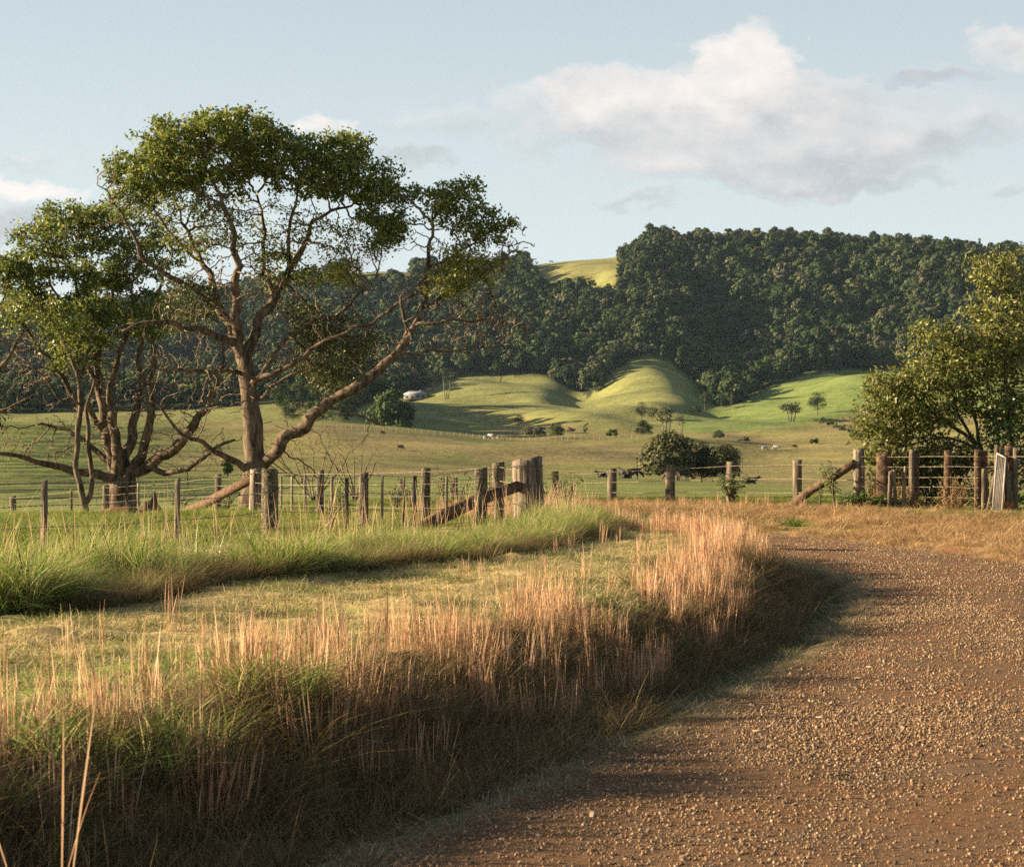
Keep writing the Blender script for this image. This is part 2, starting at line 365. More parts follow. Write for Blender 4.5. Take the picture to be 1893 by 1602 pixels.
# what grows where: cover colours (albedo) per vertex
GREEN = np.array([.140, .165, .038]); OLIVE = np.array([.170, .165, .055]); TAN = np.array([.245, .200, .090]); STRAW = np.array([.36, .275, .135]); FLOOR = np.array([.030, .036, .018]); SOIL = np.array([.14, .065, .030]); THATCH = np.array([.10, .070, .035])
FOREST_LOW = np.array([(-4000, 765), (-400, 770), (0, 774), (400, 782), (560, 778), (640, 760), (690, 745), (760, 732), (800, 702), (850, 698), (900, 693), (1000, 691), (1050, 715), (1090, 738), (1120, 694), (1160, 668), (1200, 655), (1240, 672), (1280, 702), (1320, 748), (1350, 755), (1385, 732), (1430, 710), (1480, 692), (1540, 683), (1700, 680), (1900, 680), (2300, 690), (6000, 700)], float)
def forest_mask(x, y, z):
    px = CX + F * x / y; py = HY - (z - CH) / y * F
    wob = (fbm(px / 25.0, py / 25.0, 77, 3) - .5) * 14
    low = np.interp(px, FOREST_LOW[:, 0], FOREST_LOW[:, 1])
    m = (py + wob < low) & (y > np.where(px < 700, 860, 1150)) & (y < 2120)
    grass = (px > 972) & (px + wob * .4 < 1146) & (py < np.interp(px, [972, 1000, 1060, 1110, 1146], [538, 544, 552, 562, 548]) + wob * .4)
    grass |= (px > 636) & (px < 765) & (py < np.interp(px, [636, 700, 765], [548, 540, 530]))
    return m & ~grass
def cover(x, y, z, dl, dr):
    c = np.zeros(x.shape + (3,)); yy = np.maximum(y, 1.0); px = CX + F * x / yy; py = HY - (z - CH) / yy * F
    n = fbm(x / 22, y / 60, 51, 4)[..., None]; n2 = fbm(x * 1.1, y * 1.1, 52, 4)[..., None] + (.16 * (1 - sstep(12, 16, y)) * (y > 0))[..., None]
    near = STRAW * .88 * (1 - sstep(.54, .76, n2)) + GREEN * 1.1 * sstep(.54, .76, n2)
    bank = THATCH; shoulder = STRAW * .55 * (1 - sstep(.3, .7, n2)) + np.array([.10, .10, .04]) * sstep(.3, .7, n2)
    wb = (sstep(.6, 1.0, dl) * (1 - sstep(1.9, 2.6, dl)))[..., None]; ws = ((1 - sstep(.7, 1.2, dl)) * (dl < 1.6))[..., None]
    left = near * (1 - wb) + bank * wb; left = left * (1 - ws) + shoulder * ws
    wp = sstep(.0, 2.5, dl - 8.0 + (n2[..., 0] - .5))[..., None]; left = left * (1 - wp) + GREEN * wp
    drr = (dr + (n2[..., 0] - .5) * 2)
    right = np.array([.30, .185, .085]) * (1 - sstep(5.5, 7.5, drr))[..., None] + GREEN * 1.05 * sstep(5.5, 7.5, drr)[..., None]
    scarp = ((dr < .45) & (x > 6.6) & (n2[..., 0] > .46))[..., None]; right = np.where(scarp, np.array([.19, .095, .048]), right)
    c = np.where((dl > dr)[..., None], left, right); lost = sstep(46, 50, y)[..., None] * (np.maximum(dl, dr) < 2.5)[..., None]; c = c * (1 - lost) + GREEN * lost
    pad = np.array([.125, .140, .042])
    w75 = sstep(60, 72, y)[..., None]; c = c * (1 - w75) + pad * w75
    mid = OLIVE * .84 * (1 - sstep(.35, .75, n)) + TAN * .62 * sstep(.35, .75, n)
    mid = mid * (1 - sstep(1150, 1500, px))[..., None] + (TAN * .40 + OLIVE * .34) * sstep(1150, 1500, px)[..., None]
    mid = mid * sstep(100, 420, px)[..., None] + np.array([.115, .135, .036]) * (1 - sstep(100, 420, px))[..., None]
    w = sstep(285, 312, y)[..., None]; c = c * (1 - w) + mid * w
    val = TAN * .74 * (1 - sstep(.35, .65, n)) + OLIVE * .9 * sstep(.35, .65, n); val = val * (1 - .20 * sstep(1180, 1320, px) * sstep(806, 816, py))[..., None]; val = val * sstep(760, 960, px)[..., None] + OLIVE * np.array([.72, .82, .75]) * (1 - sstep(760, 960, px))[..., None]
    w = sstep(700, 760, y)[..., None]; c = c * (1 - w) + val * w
    fresh = np.where((px > 1260)[..., None], np.array([.112, .145, .042]), np.array([.145, .150, .054]))
    edge = np.interp(px, [0, 760, 860, 960, 1060, 1200, 1300, 1380, 1500, 1600, 1900], [780, 775, 745, 765, 783, 786, 800, 797, 782, 762, 760])
    w = (1 - sstep(-3, 3, py - edge)) * (y > 800); c = c * (1 - w[..., None]) + fresh * w[..., None]
    w = sstep(1650, 1850, y)[..., None]; c = c * (1 - w) + np.array([.15, .145, .055]) * w
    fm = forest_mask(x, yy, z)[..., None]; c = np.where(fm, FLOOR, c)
    return c

def build_terrain():
    u = np.concatenate([-np.geomspace(1.6, .27, 40), np.linspace(-.262, .262, 420), np.geomspace(.27, 1.6, 40)])
    r = np.concatenate([np.linspace(-15, 5.6, 30), np.geomspace(7.8, 3000, 660) - 2.0])
    U, R = np.meshgrid(u, r); X = U * (R + 20); Y = R
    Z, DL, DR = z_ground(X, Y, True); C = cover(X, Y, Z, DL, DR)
    rd = np.maximum(DL, DR) + 12 * sstep(47, 51, Y); nr, nc = X.shape
    i = np.arange(nr - 1)[:, None] * nc + np.arange(nc - 1)[None, :]; Q = np.stack([i, i + 1, i + nc + 1, i + nc], -1).reshape(-1, 4)
    fy = Y.ravel()[Q].mean(1); frd = rd.ravel()[Q].mean(1)
    zone = np.where(fy > 330, 3, np.where(fy > 75, 2, np.where((frd < 0) & (fy < 50), 0, 1)))
    names = ['dirt_road', 'grass_verge', 'pasture', 'hills']; mats = [mat_road(), mat_ground(True), mat_ground(False), mat_ground(False)]
    V = np.stack([X, Y, Z], -1).reshape(-1, 3); Cf = C.reshape(-1, 3); rdf = rd.ravel()
    for k in range(4):
        q = Q[zone == k]; ids = np.unique(q); re = np.full(len(V), -1); re[ids] = np.arange(len(ids))
        mb = MB(); mb.add(V[ids], re[q], rd=rdf[ids])
        o = mb.build(names[k], mats[k], smooth=True); o['kind'] = 'structure'
        at = o.data.color_attributes.new('cover', 'FLOAT_COLOR', 'POINT')
        at.data.foreach_set('color', np.hstack([Cf[ids], np.ones((len(ids), 1))]).astype(np.float32).ravel())

def mat_ground(near):
    m, nt = new_mat('grassland'); b = NB(nt)
    c = b.attr('cover').outputs['Color']; p = b.pos()
    n1 = b.noise(p, 9.0 if near else .35, 6, .7); n2 = b.noise(p, 1.2 if near else .045, 5, .6)
    k = b.math('ADD', b.math('MULTIPLY', n1, .9), b.math('MULTIPLY', n2, .9))
    c = b.mix(1.0, c, b.ramp(k, [(.55, (.52, .50, .46)), (1.25, (1.45, 1.40, 1.30))]), 'MULTIPLY')
    if not near:    # cattle tracks and mowing lines run along the slopes
        n3 = b.noise(b.pos((.02, .02, 1.5)), 1.0, 4, .6); c = b.mix(.35, c, b.mix(1.0, c, b.ramp(n3, [(.4, (.75, .75, .75)), (.6, (1.2, 1.2, 1.2))]), 'MULTIPLY'))
    if near:
        rd = b.attr('rd').outputs['Fac']; e = b.math('ADD', rd, b.math('MULTIPLY', b.math('SUBTRACT', b.noise(p, 5, 5), .5), .8))
        c = b.mix(b.ramp(e, [(.0, (1, 1, 1)), (.22, (0, 0, 0))]), c, (.17, .085, .042))
    b.out(b.principled(c, .95, b.bump(n1, .8, .05 if near else .5), .1)); return m
def mat_road():
    m, nt = new_mat('red_gravel_earth'); b = NB(nt); p = b.pos()
    n1 = b.noise(p, 60, 5, .7); n2 = b.noise(p, 1.1, 5, .6); n3 = b.noise(p, 14, 6, .7)
    c = b.ramp(n2, [(.32, (.138, .090, .058)), (.55, (.160, .090, .049)), (.78, (.190, .086, .037))])
    c = b.mix(1.0, c, b.ramp(n3, [(.3, (.72, .70, .68)), (.7, (1.35, 1.3, 1.25))]), 'MULTIPLY')
    b.out(b.principled(c, .95, b.bump(b.math('ADD', n1, n3), .9, .02), .1)); return m
build_terrain()

# ------------------------------------------------------------------ scatter: one stuff object, geometry nodes put the clumps on points
def proto(mb, name, mat): return bpy.data.objects.new(name, mb.mesh(name, mat))
def scatter(name, protos, pts, rotz, scl, tilt=None, label=None):
    n = len(pts); me = bpy.data.meshes.new(name); me.vertices.add(n); me.vertices.foreach_set('co', np.asarray(pts, np.float32).ravel())
    rot = np.zeros((n, 3), np.float32); rot[:, 2] = rotz
    if tilt is not None: rot[:, :2] = tilt
    scl = np.asarray(scl, np.float32); scl = np.repeat(scl[:, None], 3, 1) if scl.ndim == 1 else scl
    for nm, tp, arr, key in (('rot', 'FLOAT_VECTOR', rot, 'vector'), ('scl', 'FLOAT_VECTOR', scl, 'vector')):
        me.attributes.new(nm, tp, 'POINT').data.foreach_set(key, arr.ravel())
    me.attributes.new('pick', 'INT', 'POINT').data.foreach_set('value', rng.integers(0, len(protos), n).astype(np.int32))
    o = bpy.data.objects.new(name, me); col.objects.link(o); o['kind'] = 'stuff'
    if label: o['label'] = label
    g = bpy.data.node_groups.new(name, 'GeometryNodeTree'); g.interface.new_socket('Geometry', in_out='INPUT', socket_type='NodeSocketGeometry'); g.interface.new_socket('Geometry', in_out='OUTPUT', socket_type='NodeSocketGeometry')
    gi = g.nodes.new('NodeGroupInput'); go = g.nodes.new('NodeGroupOutput'); jo = g.nodes.new('GeometryNodeJoinGeometry'); io = g.nodes.new('GeometryNodeInstanceOnPoints')
    for p in protos:
        oi = g.nodes.new('GeometryNodeObjectInfo'); oi.inputs['Object'].default_value = p; oi.inputs['As Instance'].default_value = True
        g.links.new(oi.outputs['Geometry'], jo.inputs[0])
    def na(nm, tp):
        a = g.nodes.new('GeometryNodeInputNamedAttribute'); a.data_type = tp; a.inputs['Name'].default_value = nm; return [s for s in a.outputs if s.enabled and s.name == 'Attribute'][0]
    g.links.new(gi.outputs[0], io.inputs['Points']); g.links.new(jo.outputs[0], io.inputs['Instance']); io.inputs['Pick Instance'].default_value = True
    g.links.new(na('pick', 'INT'), io.inputs['Instance Index']); g.links.new(na('rot', 'FLOAT_VECTOR'), io.inputs['Rotation']); g.links.new(na('scl', 'FLOAT_VECTOR'), io.inputs['Scale'])
    g.links.new(io.outputs[0], go.inputs[0]); md = o.modifiers.new('clumps', 'NODES'); md.node_group = g
    return o
# ------------------------------------------------------------------ grasses
def blades(mb, n, spread, h, w, lean, curve, tint, segs=3, prof=None, z0=-.03, base=None):
    """n curved tapering blades with their roots within a disc"""
    r = spread * np.sqrt(rng.random(n)); th = rng.random(n) * 2 * math.pi
    bx, by = r * np.cos(th), r * np.sin(th)
    if base is not None: bx = bx + base[0]; by = by + base[1]
    H = rng.uniform(*h, n); W = rng.uniform(*w, n); a = rng.random(n) * 2 * math.pi; ln = rng.uniform(*lean, n); cv = rng.uniform(*curve, n)
    T = rng.uniform(*tint, n); f = a + rng.uniform(-1.2, 1.2, n) + math.pi / 2
    s = np.linspace(0, 1, segs + 1)[None, :]
    hr = H[:, None] * (ln[:, None] * s + cv[:, None] * s * s); z = z0 + H[:, None] * (s - .45 * np.abs(cv[:, None]) * s ** 3) / np.sqrt(1 + ln[:, None] ** 2)
    x = bx[:, None] + hr * np.cos(a)[:, None]; y = by[:, None] + hr * np.sin(a)[:, None]
    p = (1 - s) ** .75 * (.75 + .5 * np.sin(np.minimum(s * 2.2, 1) * math.pi / 2)) if prof is None else np.interp(s, np.linspace(0, 1, len(prof)), prof)
    ww = W[:, None] * p + .0006
    dx = np.cos(f)[:, None] * ww / 2; dy = np.sin(f)[:, None] * ww / 2
    V = np.stack([np.stack([x - dx, y - dy, z], -1), np.stack([x + dx, y + dy, z], -1)], 2)      # n, segs+1, 2, 3
    k = (np.arange(n) * (segs + 1) * 2)[:, None] + np.arange(segs)[None, :] * 2
    Q = np.stack([k, k + 1, k + 3, k + 2], -1).reshape(-1, 4)
    mb.add(V.reshape(-1, 3), Q, tint=np.repeat(T, (segs + 1) * 2))

M_DRY = leaf_mat('dry_seed_grass', [(0, (.25, .120, .060)), (.35, (.46, .255, .138)), (.7, (.61, .380, .222)), (1, (.70, .49, .31))], .35, .7, .15, objrand=.3)
M_THATCH = leaf_mat('dead_grass', [(0, (.055, .040, .020)), (.5, (.17, .115, .055)), (1, (.34, .25, .13))], .3, .8, .1)
M_LONG = leaf_mat('long_green_grass', [(0, (.045, .090, .012)), (.35, (.13, .215, .026)), (.72, (.25, .32, .055)), (1, (.50, .42, .19))], .5, .45, .35, objrand=.3)
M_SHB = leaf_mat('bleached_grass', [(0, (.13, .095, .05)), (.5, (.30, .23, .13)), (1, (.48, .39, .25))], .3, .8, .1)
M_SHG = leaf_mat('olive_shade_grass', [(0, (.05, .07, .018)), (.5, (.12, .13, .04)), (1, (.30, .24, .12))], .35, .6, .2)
M_MOWN = leaf_mat('mown_grass', [(0, (.07, .11, .02)), (.20, (.17, .19, .045)), (.40, (.40, .33, .15)), (1, (.62, .51, .29))], .35, .7, .15, objrand=.35)
M_PADD = leaf_mat('paddock_grass', [(0, (.085, .115, .020)), (.5, (.18, .21, .042)), (1, (.34, .32, .09))], .45, .6, .2)
M_BANKG = leaf_mat('tan_bank_grass', [(0, (.20, .12, .055)), (.5, (.40, .255, .125)), (1, (.56, .40, .21))], .35, .7, .15)

def seed_clump(n, lo, hi):
    mb = MB()
    blades(mb, n, .10, (lo, hi), (.006, .011), (-.13, .16), (-.10, .14), (.1, 1), 6, [.28, .26, .30, .55, .85, 1, .8, .45, .12])
    blades(mb, n // 2, .10, (lo * .9, hi * .9), (.004, .008), (-.14, .16), (-.05, .08), (0, .8), 6, [.35, .35, .4, .8, 1, .9, .4, .1])
    blades(mb, n, .12, (.15, .42), (.004, .008), (.1, .5), (.1, .9), (0, .6), 4)
    return mb
def verge_points(n, y0, y1, d0, d1, side='L', pw=1.0):
    """points in a strip beside the road edge, n per metre of road"""
    poly = ROAD_L if side == 'L' else ROAD_R; seg = np.diff(poly, axis=0); ln = np.hypot(*seg.T); cum = np.concatenate([[0], np.cumsum(ln)])
    m = int(n * cum[-1]); t = rng.random(m) * cum[-1]; i = np.clip(np.searchsorted(cum, t) - 1, 0, len(seg) - 1); f = (t - cum[i]) / ln[i]
    p = poly[i] + seg[i] * f[:, None]; nrm = np.stack([-seg[:, 1], seg[:, 0]], 1)[i] / ln[i][:, None]
    if side == 'R': nrm = -nrm
    d = d0 + (d1 - d0) * rng.random(m) ** pw; p = p + nrm * d[:, None]
    k = (p[:, 1] > y0) & (p[:, 1] < y1); p = p[k]
    rd = road_dist(p[:, 0], p[:, 1]); return p[rd > d0 * .7]
def on_ground(p, dz=0.0): return np.stack([p[:, 0], p[:, 1], z_ground(p[:, 0], p[:, 1]) + dz], 1)
def keep(p, prob): return p[rng.random(len(p)) < prob]
def in_view(p, margin=.06): return p[np.abs(p[:, 0]) < (.2367 + margin) * np.maximum(p[:, 1], 1) + .8]
def area_points(n, poly):
    poly = np.asarray(poly, float); lo, hi = poly.min(0), poly.max(0); p = lo + (hi - lo) * rng.random((n, 2)); ins = np.zeros(n, bool); j = len(poly) - 1
    for i in range(len(poly)):
        a, b = poly[i], poly[j]; c = (a[1] > p[:, 1]) != (b[1] > p[:, 1])
        ins ^= c & (p[:, 0] < (b[0] - a[0]) * (p[:, 1] - a[1]) / (b[1] - a[1] + 1e-12) + a[0]); j = i
    return p[ins]
def spin(n): return rng.random(n) * 2 * math.pi

# tall dry seeding grass along the crest of the road bank
dry = [proto(seed_clump(int(rng.integers(6, 12)), .34, .66), 'seed_grass_clump', M_DRY) for _ in range(7)]
p = in_view(verge_points(50, 5.0, 48, .92, 2.05, 'L', 1.0))
p = p[road_dist(p[:, 0], p[:, 1]) > np.interp(p[:, 1], [17, 25], [.9, 1.30])]
patch = fbm(p[:, 0] * .75 + 3, p[:, 1] * .75, 61, 3)
p = keep(p, np.clip((patch - .36) * 7, .05, 1) * np.interp(p[:, 1], [5, 9, 12, 20, 48], [.45, .55, .75, .95, 1]))
scatter('seed_grass', dry, on_ground(p), spin(len(p)), rng.uniform(.42, .84, len(p)), rng.normal(0, .09, (len(p), 2)), 'tall tan seeding grass along the road bank')
# a sparse fringe of the same grass out on the mown verge and beyond the bend
p = np.vstack([in_view(verge_points(3.0, 8, 48, 2.2, 4.2, 'L', 2.0)), area_points(420, [(1.6, 38), (4.6, 38.5), (4.4, 44), (2.4, 49), (.2, 49)]), area_points(130, [(2.0, 50), (8.5, 50), (8, 62), (2, 64)])])
p = keep(p, np.clip((fbm(p[:, 0], p[:, 1], 62, 3) - .35) * 4, .1, 1))
scatter('fringe_seed_grass', dry, on_ground(p), spin(len(p)), rng.uniform(.40, .80, len(p)), rng.normal(0, .05, (len(p), 2)), 'thin tan seed stems scattered over the verge')

# dead thatch and dark leaves covering the bank
th = []
for _ in range(5):
    mb = MB(); blades(mb, 46, .20, (.18, .48), (.004, .008), (.2, 1.1), (.2, 1.2), (0, 1), 4); blades(mb, 14, .2, (.3, .6), (.003, .005), (.0, .5), (.1, .8), (.3, 1), 4); th.append(proto(mb, 'thatch_clump', M_THATCH))
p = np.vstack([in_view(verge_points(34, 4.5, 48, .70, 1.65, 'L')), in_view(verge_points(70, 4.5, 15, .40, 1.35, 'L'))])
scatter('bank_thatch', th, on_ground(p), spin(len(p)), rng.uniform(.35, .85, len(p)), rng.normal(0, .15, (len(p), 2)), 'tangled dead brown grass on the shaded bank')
# green tussocks among the dry stems of the near bank
gt = []
for _ in range(4):
    mb = MB(); blades(mb, 60, .14, (.30, .62), (.006, .012), (.1, .7), (.2, 1.1), (0, 1), 5); gt.append(proto(mb, 'green_tussock', M_SHG))
p = in_view(verge_points(9, 6, 46, .8, 2.3, 'L')); k = fbm(p[:, 0] * .9 + 9, p[:, 1] * .9, 66, 3); p = p[k > .60]
extra = np.array([(P(380, 1330, 10.6)[0], 10.6), (P(410, 1350, 10.8)[0], 10.8), (P(440, 1330, 11.2)[0], 11.2), (P(560, 1300, 11.6)[0], 11.6), (P(575, 1300, 11.7)[0], 11.7), (P(20, 1400, 8.9)[0], 8.9), (P(60, 1350, 9.4)[0], 9.4)])
eg = []
for _ in range(3):
    mb = MB(); blades(mb, 46, .14, (.28, .55), (.006, .012), (.1, .8), (.2, 1.1), (0, 1.1), 5); eg.append(proto(mb, 'green_tussock', M_LONG))
extra = np.vstack([extra, [(P(300, 1330, 10.0)[0], 10.0), (P(180, 1330, 9.8)[0], 9.8), (P(90, 1300, 9.6)[0], 9.6), (P(480, 1310, 11.3)[0], 11.3)]]); extra = np.vstack([extra, extra + rng.normal(0, .15, extra.shape)])
scatter('green_tussocks', eg, on_ground(extra), spin(len(extra)), rng.uniform(.6, .95, len(extra)), rng.normal(0, .1, (len(extra), 2)), 'bright green tussocks along the near bank')
scatter('bank_tussocks', gt, on_ground(p), spin(len(p)), rng.uniform(.5, .8, len(p)), rng.normal(0, .08, (len(p), 2)), 'green grass tussocks between the dry stems')

# shoulder: short grass, green by the bank and bleached beside the gravel
sh = []
for _ in range(4):
    mb = MB(); blades(mb, 70, .16, (.04, .14), (.003, .006), (.2, 1.6), (.2, 1.4), (.1, 1), 3); sh.append(proto(mb, 'shoulder_clump', M_SHB))
sg = []
for _ in range(4):
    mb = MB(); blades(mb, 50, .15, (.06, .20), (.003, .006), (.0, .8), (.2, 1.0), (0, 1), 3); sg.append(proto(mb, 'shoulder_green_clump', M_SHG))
p = in_view(verge_points(44, 6, 46, -.10, .70, 'L')); p = keep(p, np.clip((fbm(p[:, 0] * 2, p[:, 1] * 2, 67, 3) - .3) * 5, .1, 1))
scatter('shoulder_grass', sh, on_ground(p), spin(len(p)), rng.uniform(.5, 1.1, len(p)), None, 'bleached short grass at the edge of the gravel')
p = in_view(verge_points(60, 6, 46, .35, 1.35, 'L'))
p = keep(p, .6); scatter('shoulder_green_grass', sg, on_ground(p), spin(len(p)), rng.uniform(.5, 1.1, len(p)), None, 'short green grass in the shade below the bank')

# mown verge
mo = []
for _ in range(6):
    mb = MB(); blades(mb, 95, .22, (.03, .10), (.004, .008), (.1, 1.8), (.1, 1.2), (.15, 1), 2); blades(mb, 22, .22, (.05, .11), (.003, .005), (0, .8), (.1, .8), (0, .35), 2); mo.append(proto(mb, 'mown_clump', M_MOWN))
VERGE = [(-3.2, 7), (-1.2, 8), (3, 22), (4, 34), (2.5, 42.5), (1.0, 43), (-2.0, 33), (-4.0, 25), (-5.8, 18.5), (-7.5, 12), (-5, 7)]
p = in_view(area_points(7600, VERGE)); rd = road_dist(p[:, 0], p[:, 1]); p = p[rd > 1.8]
scatter('mown_grass', mo, on_ground(p), spin(len(p)), rng.uniform(.7, 1.25, len(p)) * (.75 + .6 * fbm(p[:, 0] * 1.4, p[:, 1] * 1.4, 68, 3)), rng.normal(0, .08, (len(p), 2)), 'mown straw and green grass of the verge')

# band of uncut green grass along the fence
lg = []
for _ in range(7):
    mb = MB(); blades(mb, 70, .20, (.28, .62), (.007, .014), (.05, .8), (.2, 1.2), (0, .95), 4); blades(mb, 24, .22, (.35, .70), (.003, .006), (0, .5), (.1, .8), (.85, 1.2), 4); lg.append(proto(mb, 'long_grass_clump', M_LONG))
BAND_F = np.array([(-6.5, 13.5), (-4.1, 17.4), (-3.5, 18.6), (-2.9, 21.2), (-2.05, 23.0), (-.95, 24.8), (0, 27.7), (.85, 31.8), (1.45, 35), (1.8, 38), (1.75, 42)])
BAND_B = np.array([(-7.4, 15.8), (-4.8, 20), (-4.3, 21.6), (-3.6, 24.4), (-2.7, 26.6), (-1.5, 28.6), (-.55, 32), (.25, 36), (.7, 39.3), (1.0, 41.6), (1.3, 44)])
t = rng.random(3400); i = np.minimum((t * 10).astype(int), 9); f = (t * 10 - i)[:, None]; a = BAND_F[i] * (1 - f) + BAND_F[i + 1] * f; c = BAND_B[i] * (1 - f) + BAND_B[i + 1] * f
p = in_view(a + (c - a) * (rng.random(len(a)) ** 1.15)[:, None]); s = .30 + 2.1 * np.clip(fbm(p[:, 0] * 1.1, p[:, 1] * .8, 71, 2) - .27, 0, .6)
scatter('long_grass', lg, on_ground(p), spin(len(p)), s * rng.uniform(.55, 1.15, len(s)) * np.interp(p[:, 1], [15, 24, 32, 44], [.95, .88, .68, .62]), rng.normal(0, .22, (len(p), 2)), 'uncut green grass along the barbed wire fence')
# the same band is dry and brown low down at its front
p2 = in_view(a[:950] + (c[:950] - a[:950]) * (rng.random(950) ** 2 * .22)[:, None] + rng.normal(0, .12, (950, 2)))
scatter('long_grass_skirt', th, on_ground(p2), spin(len(p2)), rng.uniform(.5, .9, len(p2)), rng.normal(0, .1, (len(p2), 2)), 'brown dead grass at the foot of the green band')
# thin seed stems standing above the band
ss = []
for _ in range(5):
    mb = MB(); blades(mb, 4, .12, (.55, 1.05), (.005, .008), (-.15, .25), (-.05, .25), (.5, 1), 7, [.45, .42, .4, .4, .45, .8, 1, .5, .1]); ss.append(proto(mb, 'seed_stem', M_DRY))
p = np.vstack([keep(a + (c - a) * rng.uniform(.4, 1.25, (len(a), 1)), .035), area_points(50, [(-1, 40), (1.2, 40), (2, 44), (0, 45)])])
p = np.vstack([p, [(-1.42, 6.7)]]); p = in_view(p); scatter('seed_stems', ss, on_ground(p), spin(len(p)), rng.uniform(.7, 1.1, len(p)), rng.normal(0, .08, (len(p), 2)), 'lone dry seed stems above the green grass')

# paddock behind the fence
pg = []
for _ in range(5):
    mb = MB(); blades(mb, 80, .30, (.06, .17), (.008, .014), (.1, .8), (.2, 1.0), (0, 1), 2); pg.append(proto(mb, 'paddock_clump', M_PADD))
p = np.vstack([area_points(9500, [(-8, 22), (-3, 32), (0, 41), (.5, 48), (-1, 60), (-8, 62), (-20, 62), (-16, 40)]), area_points(4200, [(-26, 62), (4, 62), (14, 62), (22, 85), (-26, 95)])])
p = in_view(p); rd = road_dist(p[:, 0], p[:, 1]); p = p[(rd > .3) | (p[:, 1] > 49)]
scatter('paddock_grass', pg, on_ground(p), spin(len(p)), rng.uniform(.7, 1.3, len(p)) * (.6 + .8 * fbm(p[:, 0] * .5, p[:, 1] * .5, 72, 3)), None, 'grazed green grass of the near paddock')
p = in_view(area_points(900, [(-9, 24), (-2, 34), (0, 45), (-4, 60), (-14, 58), (-14, 30)])); k = fbm(p[:, 0] * .35, p[:, 1] * .35, 73, 3); p = p[k > .55]
scatter('paddock_tufts', lg, on_ground(p), spin(len(p)), rng.uniform(.35, .65, len(p)), None, 'rank green tufts in the near paddock')

# far bank: tan grass leaning over, green along its top
bk = []
for _ in range(6):
    mb = MB(); blades(mb, 80, .28, (.08, .30), (.006, .012), (.1, 1.1), (.2, 1.2), (0, 1), 3); bk.append(proto(mb, 'bank_clump', M_BANKG))
p = in_view(verge_points(62, 20, 66, .25, 7.5, 'R')); p = p[road_dist(p[:, 0], p[:, 1]) > .2]
tl = np.stack([rng.normal(0, .1, len(p)), rng.normal(.12, .15, len(p))], 1)
scatter('bank_grass', bk, on_ground(p), spin(len(p)), rng.uniform(.6, 1.15, len(p)) * (.6 + .8 * fbm(p[:, 0] * .9, p[:, 1] * .9, 74, 3)), tl, 'tan grass on the bank beyond the bend')
p = in_view(verge_points(30, 24, 68, 5.6, 10.5, 'R')); p = p[road_dist(p[:, 0], p[:, 1]) > 4]
scatter('bank_top_grass', pg, on_ground(p), spin(len(p)), rng.uniform(.7, 1.4, len(p)), None, 'green grass along the top of the bank')
p = in_view(verge_points(16, 24, 60, -.15, .45, 'R')); p = keep(p, .75)
scatter('road_edge_grass', sh, on_ground(p), spin(len(p)), rng.uniform(.6, 1.2, len(p)), None, 'pale short grass at the outer edge of the bend')

# ------------------------------------------------------------------ gravel
def stone_mat():
    m, nt = new_mat('gravel_stone'); b = NB(nt); r = b.n('ShaderNodeObjectInfo').outputs['Random']
    c = b.ramp(r, [(0, (.09, .07, .052)), (.25, (.185, .122, .075)), (.5, (.255, .152, .078)), (.75, (.29, .19, .112)), (.95, (.34, .245, .16)), (1, (.40, .32, .24))])
    n = b.noise(b.pos(), 90, 3); b.out(b.principled(b.mix(.35, c, b.mix(1.0, c, b.ramp(n, [(.3, (.6, .6, .6)), (.7, (1.4, 1.35, 1.3))]), 'MULTIPLY')), .9, None, .15)); return m
M_STONE = stone_mat(); stones = []
import bmesh
for _ in range(8):
    bm = bmesh.new(); bmesh.ops.create_icosphere(bm, subdivisions=1, radius=.5); s = rng.uniform(.6, 1.1, 3)
    for v in bm.verts: v.co = Vector((v.co.x * s[0], v.co.y * s[1], v.co.z * s[2] * .75)) * rng.uniform(.7, 1.25)
    me = bpy.data.meshes.new('stone'); bm.to_mesh(me); bm.free(); me.materials.append(M_STONE); stones.append(bpy.data.objects.new('stone', me))
def road_points(n, y0, y1):
    y = rng.uniform(y0, y1, n); x = rng.uniform(-2, 9, n); p = np.stack([x, y], 1); p = in_view(p, .02); a = poly_signed(ROAD_L, p[:, 0], p[:, 1], True); return p[road_dist(p[:, 0], p[:, 1]) < .12]
lay = []
for (n, y0, y1, lo, hi) in ((110000, 7.5, 15, .007, .022), (90000, 12, 26, .010, .028), (60000, 22, 50, .017, .038), (1600, 8, 36, .026, .046)):
    p = road_points(n, y0, y1); a = -poly_signed(ROAD_L, p[:, 0], p[:, 1], True); b_ = -poly_signed(ROAD_R, p[:, 0], p[:, 1], False)
    k = a / (a + b_ + 1e-6); track = np.exp(-((k - .40) / .055) ** 2) + np.exp(-((k - .74) / .06) ** 2)
    clump = fbm(p[:, 0] * 1.6, p[:, 1] * .9, 81, 4)
    ok = rng.random(len(p)) < np.clip((clump - .20) * 3.0, .26, 1) * (1 - .62 * np.clip(track, 0, 1)); p = p[ok]
    s = lo + (hi - lo) * rng.random(len(p)) ** 2.2; lay.append(np.column_stack([on_ground(p), s]))
lay = np.vstack(lay); q = lay[:, :3].copy(); q[:, 2] += lay[:, 3] * .22
scatter('gravel', stones, q, spin(len(q)), lay[:, 3], rng.normal(0, .4, (len(q), 2)), 'brown gravel scattered over the dirt road')
# bleached chips of wood and straw lying on the gravel
mb = MB(); add_tube(mb, [(-.5, 0, 0), (0, .03, .02), (.5, 0, 0)], [.06, .10, .05], 5); chip = [proto(mb, 'chip', plain_mat('bleached_straw', (.30, .22, .13), (.44, .34, .22)))]
p = road_points(130, 8, 40); q = on_ground(p, .012); scatter('straw_chips', chip, q, spin(len(q)), rng.uniform(.03, .08, len(q)), rng.normal(0, .1, (len(q), 2)), 'bleached bits of straw on the gravel')
